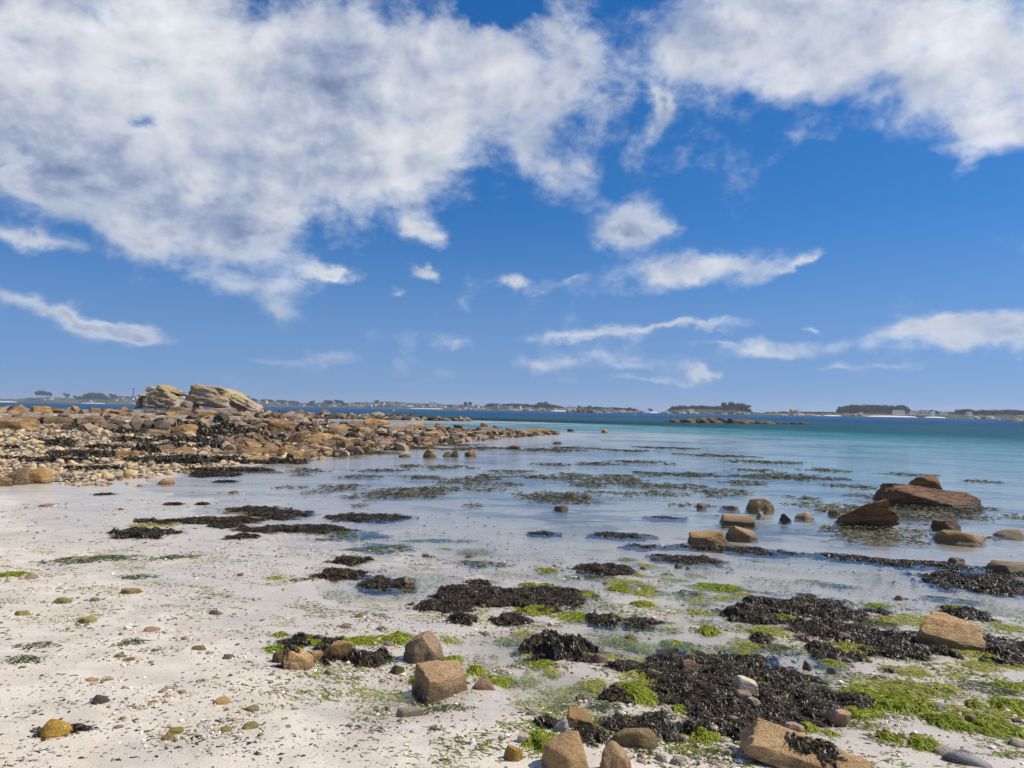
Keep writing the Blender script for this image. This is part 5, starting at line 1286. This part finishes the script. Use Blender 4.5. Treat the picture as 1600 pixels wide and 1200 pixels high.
def roof_geo(L, Wd, H, rise, t=0.25, e=0.35):
    V = []; F = []
    for s in (-1, 1):
        b = len(V); k = rise / (Wd / 2)
        yo = s * (Wd / 2 + e); zo = H - e * k
        for x in (-L/2 - e, L/2 + e): V += [(x, yo, zo + .02), (x, 0, H + rise + .02), (x, 0, H + rise + t), (x, yo, zo + t)]
        F += [(b, b+1, b+2, b+3), (b+4, b+7, b+6, b+5), (b+3, b+2, b+6, b+7), (b, b+4, b+5, b+1), (b, b+3, b+7, b+4)]
    return V, F
HK = {}
for nm, (L, Wd, H, rise, wm) in {'cottage': (11, 7, 4.2, 3.2, 'house_wall'), 'tall': (10, 8, 7, 3.8, 'house_wall'), 'long': (20, 8, 5, 3.4, 'house_wall'), 'stone': (13, 8, 5.5, 3.5, 'stone_wall')}.items():
    V, q, g = gable_wall(L, Wd, H, rise)
    wl = pd_mesh('wall', V, q + g, M[wm]); rv, rf = roof_geo(L, Wd, H, rise); rr = pd_mesh('roof', rv, rf, M['slate'])
    cv, cf = box(-0.5, 0.5, -0.7, 0.7, H + rise - 0.8, H + rise + 1.3); ch = pd_mesh('chimney', cv, cf, M['stone_wall'])
    wv, wf_ = box(-0.55, 0.55, -0.03, 0.05, -0.7, 0.7); wi = pd_mesh('window', wv, wf_, M['glass_dark'])
    HK[nm] = (wl, rr, ch, wi, L, Wd, H)
def house(kind, u, Yd, z0, rz, s, phrase, group, wins=0, label=None):
    wl, rr, ch, wi, L, Wd, H = HK[kind]
    b = at_depth(u, 640, Yd)
    r = link('house', None, (b[0], b[1], z0), (0, 0, rz), (s, s, s)); tag(r, label or 'tmp', 'house', group)
    if label is None: label_later(r, u, 640, phrase)
    link('wall', wl, parent=r); ro = link('roof', rr, parent=r)
    for sx2 in (-1, 1): link('chimney', ch, (sx2 * (L / 2 - 0.6), 0, 0), parent=ro)
    for k in range(wins): link('window', wi, (-L / 2 + (k + 0.5) * L / wins, -Wd / 2 - 0.01, H * 0.55), (0, 0, 0), (1.3, 1, 1.5), parent=r)
rg = random.Random(9)
for (u, t) in [(470,.1),(476,.2),(496,.1),(503,.3),(515,.1),(523,.2),(545,.2),(551,.1),(556,.3),(560,.2),(565,.15),(571,.3),(576,.1),(580,.4),(584,.2),(588,.3),(592,.5),(596,.2),(600,.4),(604,.5),(608,.2),(612,.45),(616,.3),(620,.5),(624,.2),(629,.35),(634,.4),(641,.2),(648,.3),
               (655,.2),(661,.3),(667,.15),(672,.3),(679,.2),(686,.3),(692,.2),(636,.15),(643,.4),(712,.2)]:
    house(rg.choice(['cottage', 'tall', 'tall', 'long', 'stone']), u, 2700 + 300 * t * 0.5, topB(u, max(0.06, t * 0.5)) * 0.92, rg.uniform(-.6, .6), rg.uniform(.85, 1.25), 'white town house', 'houses of the white town')
for (u, t) in [(752,.2),(775,.25),(782,.3),(790,.2),(798,.3),(745,.3),(868,.15),(876,.2),(883,.2),(890,.15),(897,.2),(812,.3),(943,.15),(955,.2)]:
    house(rg.choice(['cottage', 'tall', 'stone']), u, 2000 + 240 * t * 0.5, topC(u, max(0.06, t * 0.5)) * 0.92, rg.uniform(-.6, .6), rg.uniform(.7, 1.0), 'small pale house', 'houses on the wooded far shore')
for (u, t) in [(66,.2),(76,.25),(80,.3),(141,.1),(181,.2),(195,.3),(188,.5),(205,.4),(404,.3),(415,.3),(431,.25),(447,.25)]:
    house(rg.choice(['cottage', 'long', 'tall']), u, 3000 + 260 * t * 0.5, topA(u, max(0.06, t * 0.5)) * 0.95, rg.uniform(-.4, .4), rg.uniform(.9, 1.2), 'whitish house', 'houses of the far left headland')
house('long', 1404, 1560, topE(1404, .2) * .8, 0.05, 1.1, None, 'farm buildings on the right shore', 6, 'left low grey farm building on the right shore')
house('long', 1430, 1565, topE(1430, .25) * .8, 0.02, 1.0, None, 'farm buildings on the right shore', 7, 'middle long white farm building with dark windows')
house('long', 1447, 1562, topE(1447, .25) * .8, -0.05, 1.05, None, 'farm buildings on the right shore', 7, 'right long white farm building with dark windows')
house('tall', 1456, 1556, topE(1456, .2) * .75, 1.57, 1.0, None, 'farm buildings on the right shore', 0, 'white gable end at the right of the farm buildings')
house('cottage', 1474, 1570, topE(1474, .2) * .8, 0.2, 1.0, None, 'farm buildings on the right shore', 2, 'small grey house right of the farm buildings')
house('cottage', 1514, 1570, topE(1514, .25) * .8, 0.3, 1.0, None, 'farm buildings on the right shore', 2, 'pale house among trees at the far right')

# ---- lighthouse on the left headland, white tower and church of the town
def lathe(name, prof, mat, n=14):
    V, F = [], []
    for (r, z) in prof:
        for k in range(n): V.append((r * math.cos(k * 2 * math.pi / n), r * math.sin(k * 2 * math.pi / n), z))
    for i in range(len(prof) - 1):
        for k in range(n): F.append((i * n + k, i * n + (k + 1) % n, (i + 1) * n + (k + 1) % n, (i + 1) * n + k))
    F.append(tuple(range(n))[::-1]); F.append(tuple(range((len(prof) - 1) * n, len(prof) * n)))
    return pd_mesh(name, V, F, mat)
Yl = 3060; b = at_depth(208, 640, Yl); zt = at_depth(208, 606, Yl)[2]; z0 = topA(208) * 0.9
lh = link('lighthouse', None, (b[0], b[1], z0)); tag(lh, 'tall grey stone lighthouse on the far left headland', 'lighthouse')
Ht = zt - z0
link('tower', lathe('tower', [(4.6, -1), (4.3, 3), (3.9, Ht * 0.5), (3.5, Ht * 0.85), (4.3, Ht * 0.86), (4.3, Ht * 0.885), (3.2, Ht * .886)], M['light_stone']), parent=lh)
link('lantern', lathe('lantern', [(2.9, Ht * .886), (2.9, Ht * .96)], M['glass_dark']), parent=lh)
link('dome', lathe('dome', [(3.4, Ht * .96), (2.6, Ht * .985), (0.3, Ht)], M['slate']), parent=lh)
cv, cf = box(-14, 14, -7, 7, -2, 7); link('base_building', pd_mesh('base_building', cv, cf, M['stone_wall']), parent=lh)
Yl = 2790; b = at_depth(602, 640, Yl); z0 = topB(602) * .85
tw = link('lighthouse', None, (b[0], b[1], z0)); tag(tw, 'small white lighthouse tower above the town roofs', 'lighthouse'); Ht = at_depth(602, 626, Yl)[2] - z0
link('tower', lathe('tower', [(3.2, -1), (2.7, Ht * .8), (3.2, Ht * .81), (3.2, Ht * .83), (2.2, Ht * .83)], M['house_wall']), parent=tw)
link('lantern', lathe('lantern', [(1.9, Ht * .83), (1.9, Ht * .93), (0.2, Ht)], M['slate']), parent=tw)
b = at_depth(671, 640, 2720); z0 = topB(671, .3) * .9
chh = link('church', None, (b[0], b[1], z0), (0, 0, 0.4)); tag(chh, 'grey church with pointed spire in the white town', 'church'); Ht = at_depth(671, 627, 2720)[2] - z0
cv, cf = box(-3.2, 3.2, -3.2, 3.2, -2, Ht * .55); link('tower', pd_mesh('tower', cv, cf, M['stone_wall']), parent=chh)
link('spire', lathe('spire', [(3.0, Ht * .55), (2.4, Ht * .7), (0.2, Ht)], M['stone_wall'], 8), parent=chh)
V, q, g = gable_wall(24, 10, 8, 6); link('nave', pd_mesh('nave', V, q + g, M['stone_wall']), (15, 0, -1), parent=chh)
rv, rf = roof_geo(24, 10, 8, 6); link('roof', pd_mesh('roof', rv, rf, M['slate']), (15, 0, -1), parent=chh)

# ---- pale rocks of the far shores
for k, (u0, u1, v0, top, Yd, nr, lab) in enumerate([(714, 752, 640, 5, 1980, 6, 'pale rocks below the left end of the wooded shore'), (748, 764, 640.5, 5, 1970, 3, 'pale rock knob below the wooded shore'), (796, 822, 641.5, 4, 1970, 4, 'low pale rocks left of the twin rock peaks'),
        (820, 838, 641.5, 8, 1960, 3, 'left of the twin pale rock peaks on the far shore'), (838, 852, 641.5, 7, 1960, 3, 'right of the twin pale rock peaks on the far shore'), (894, 932, 644, 9, 900, 5, 'pale slanting skerry with a dark base in mid distance'),
        (880, 894, 645.5, 3, 860, 3, 'small dark skerry left of the slanting skerry'), (936, 955, 645, 4, 950, 3, 'low grey skerry right of the slanting skerry'), (966, 992, 645, 5, 1900, 4, 'pale rocks at the end of the wooded shore'), (988, 1010, 646, 4, 1800, 4, 'low pale rocks off the wooded shore tip'),
        (1028, 1050, 646.5, 4, 1590, 4, 'grey rocks at the left end of the wooded island'), (1060, 1090, 646.5, 7, 1590, 5, 'grey cliff rocks of the wooded island'), (1148, 1160, 647, 6, 1580, 3, 'pale rock pair at the right of the wooded island'), (1156, 1170, 648, 8, 1570, 3, 'pale leaning rock at the right end of the wooded island'),
        (1126, 1136, 646.5, 3, 1580, 2, 'small pale rock under the island trees'), (1230, 1252, 649, 13, 1500, 4, 'jagged pale rock stack on the low right shore'), (1222, 1275, 649.5, 4, 1495, 6, 'low pale rocks round the jagged stack'),
        (1328, 1353, 650, 7, 1500, 4, 'pale rock hump at the left of the long white beach'), (1316, 1332, 650.5, 3, 1500, 3, 'dark low rocks left of the pale hump'), (1516, 1560, 654, 6, 1000, 7, 'brown rocks on the shore behind the two boats'), (1580, 1625, 658.5, 7, 500, 6, 'brown rocks at the right edge of the picture'),
        (55, 66, 630, 2, 2700, 2, 'small dark rock off the far left headland'), (200, 222, 631, 3, 2600, 3, 'pale rocks below the lighthouse headland')]):
    islet('skerry', u0, u1, v0, top, Yd, nr, M['pale_far'] if 'dark' not in lab else M['islet'], lab, 60 + k, thick=0.5, group=None)

# ---- boats and buoys
def boat(u, v, Yd, L, label, rz):
    b = at_depth(u, v, Yd)
    r = link('motorboat', None, (b[0], b[1], 0), (0, 0, rz)); tag(r, label, 'boat', 'white boats moored off the right shore')
    st = []; n = 9
    for i in range(n):
        t = i / (n - 1); w = 0.9 * (1 - max(0, (t - 0.45) / 0.55) ** 2.2) + 0.02; sh = 0.75 + 0.35 * t ** 2; k = -0.25 + 0.3 * max(0, t - 0.7)
        x = (t - 0.5) * L
        st.append([(x, -w, sh), (x, -w * .85, 0.15), (x, 0, k), (x, w * .85, 0.15), (x, w, sh), (x, w * .8, sh - .03), (x, -w * .8, sh - .03)])
    V = [p for s_ in st for p in s_]; F = []
    for i in range(n - 1):
        for k in range(7): F.append((i * 7 + k, (i + 1) * 7 + k, (i + 1) * 7 + (k + 1) % 7, i * 7 + (k + 1) % 7))
    F.append(tuple(range(7))); F.append(tuple(range((n - 1) * 7, n * 7))[::-1])
    link('hull', pd_mesh('hull', V, F, M['hull']), parent=r)
    V = [(-.1*L,-.6,.75),(.16*L,-.55,.8),(.16*L,.55,.8),(-.1*L,.6,.75),(-.08*L,-.5,1.75),(.06*L,-.45,1.75),(.06*L,.45,1.75),(-.08*L,.5,1.75)]
    cb = link('cabin', pd_mesh('cabin', V, [(0,1,5,4),(1,2,6,5),(2,3,7,6),(3,0,4,7),(4,5,6,7)], M['hull']), parent=r)
    V = [(-.06*L,-.62,1.2),(.10*L,-.58,1.2),(.07*L,-.53,1.6),(-.06*L,-.56,1.6)]
    link('window', pd_mesh('window', V + [(x, y + .05, z) for x, y, z in V], [(0,1,2,3),(4,7,6,5),(0,4,5,1),(1,5,6,2),(2,6,7,3),(3,7,4,0)], M['glass_dark']), parent=cb)
    cv, cf = box(-L / 2 - .35, -L / 2 - .02, -.2, .2, .1, 1.1); link('outboard_motor', pd_mesh('outboard_motor', cv, cf, M['hull_trim']), parent=r)
boat(1517, 655.3, 690, 4.6, 'left white motorboat moored off the right shore', 0.15)
boat(1560, 657, 620, 4.0, 'right white motorboat moored off the right shore', 0.3)
def buoy(u, v, Yd, rr, label, h=1.0):
    b = at_depth(u, v, Yd); r = link('mooring_buoy', None, (b[0], b[1], 0)); tag(r, label, 'buoy', 'mooring buoys')
    link('float', lathe('float', [(rr * .3, -rr * .5), (rr * .85, -rr * .1), (rr, rr * .3), (rr * .8, rr * .9), (rr * .3, rr * 1.25)], M['buoy']), parent=r)
    link('ring', lathe('ring', [(rr * .12, rr * 1.2), (rr * .14, rr * 1.5)], M['hull_trim'], 8), parent=r)
buoy(615, 643.5, 480, 0.55, 'white mooring buoy off the far rocky spit')
buoy(1493, 656, 560, 0.4, 'white mooring buoy left of the two boats')
buoy(1052, 647.2, 560, 0.4, 'pale buoy left of the wooded island')
buoy(992, 648, 480, 0.4, 'white buoy right of the slanting skerry')

# ------------------------------------------------------------------ air
hz = bpy.data.meshes.new("haze"); cv, cf = box(-9300, 9300, -9300, 9300, -9.5, 95)
hz.from_pydata(cv, [], cf); hz.update()
mt = bpy.data.materials.new('sea_air'); mt.use_nodes = True; N = NT(mt.node_tree)
pv = N.n('ShaderNodeVolumePrincipled', {'Color': (0.80, 0.88, 1.0, 1.0), 'Density': 0.00011, 'Anisotropy': 0.2})
ou = N.n('ShaderNodeOutputMaterial'); N.l(pv.outputs[0], ou.inputs['Volume'])
hz.materials.append(mt)
tag(link('haze', hz), 'faint blue sea haze over the whole bay', 'haze', kind='stuff')

resolve_labels()
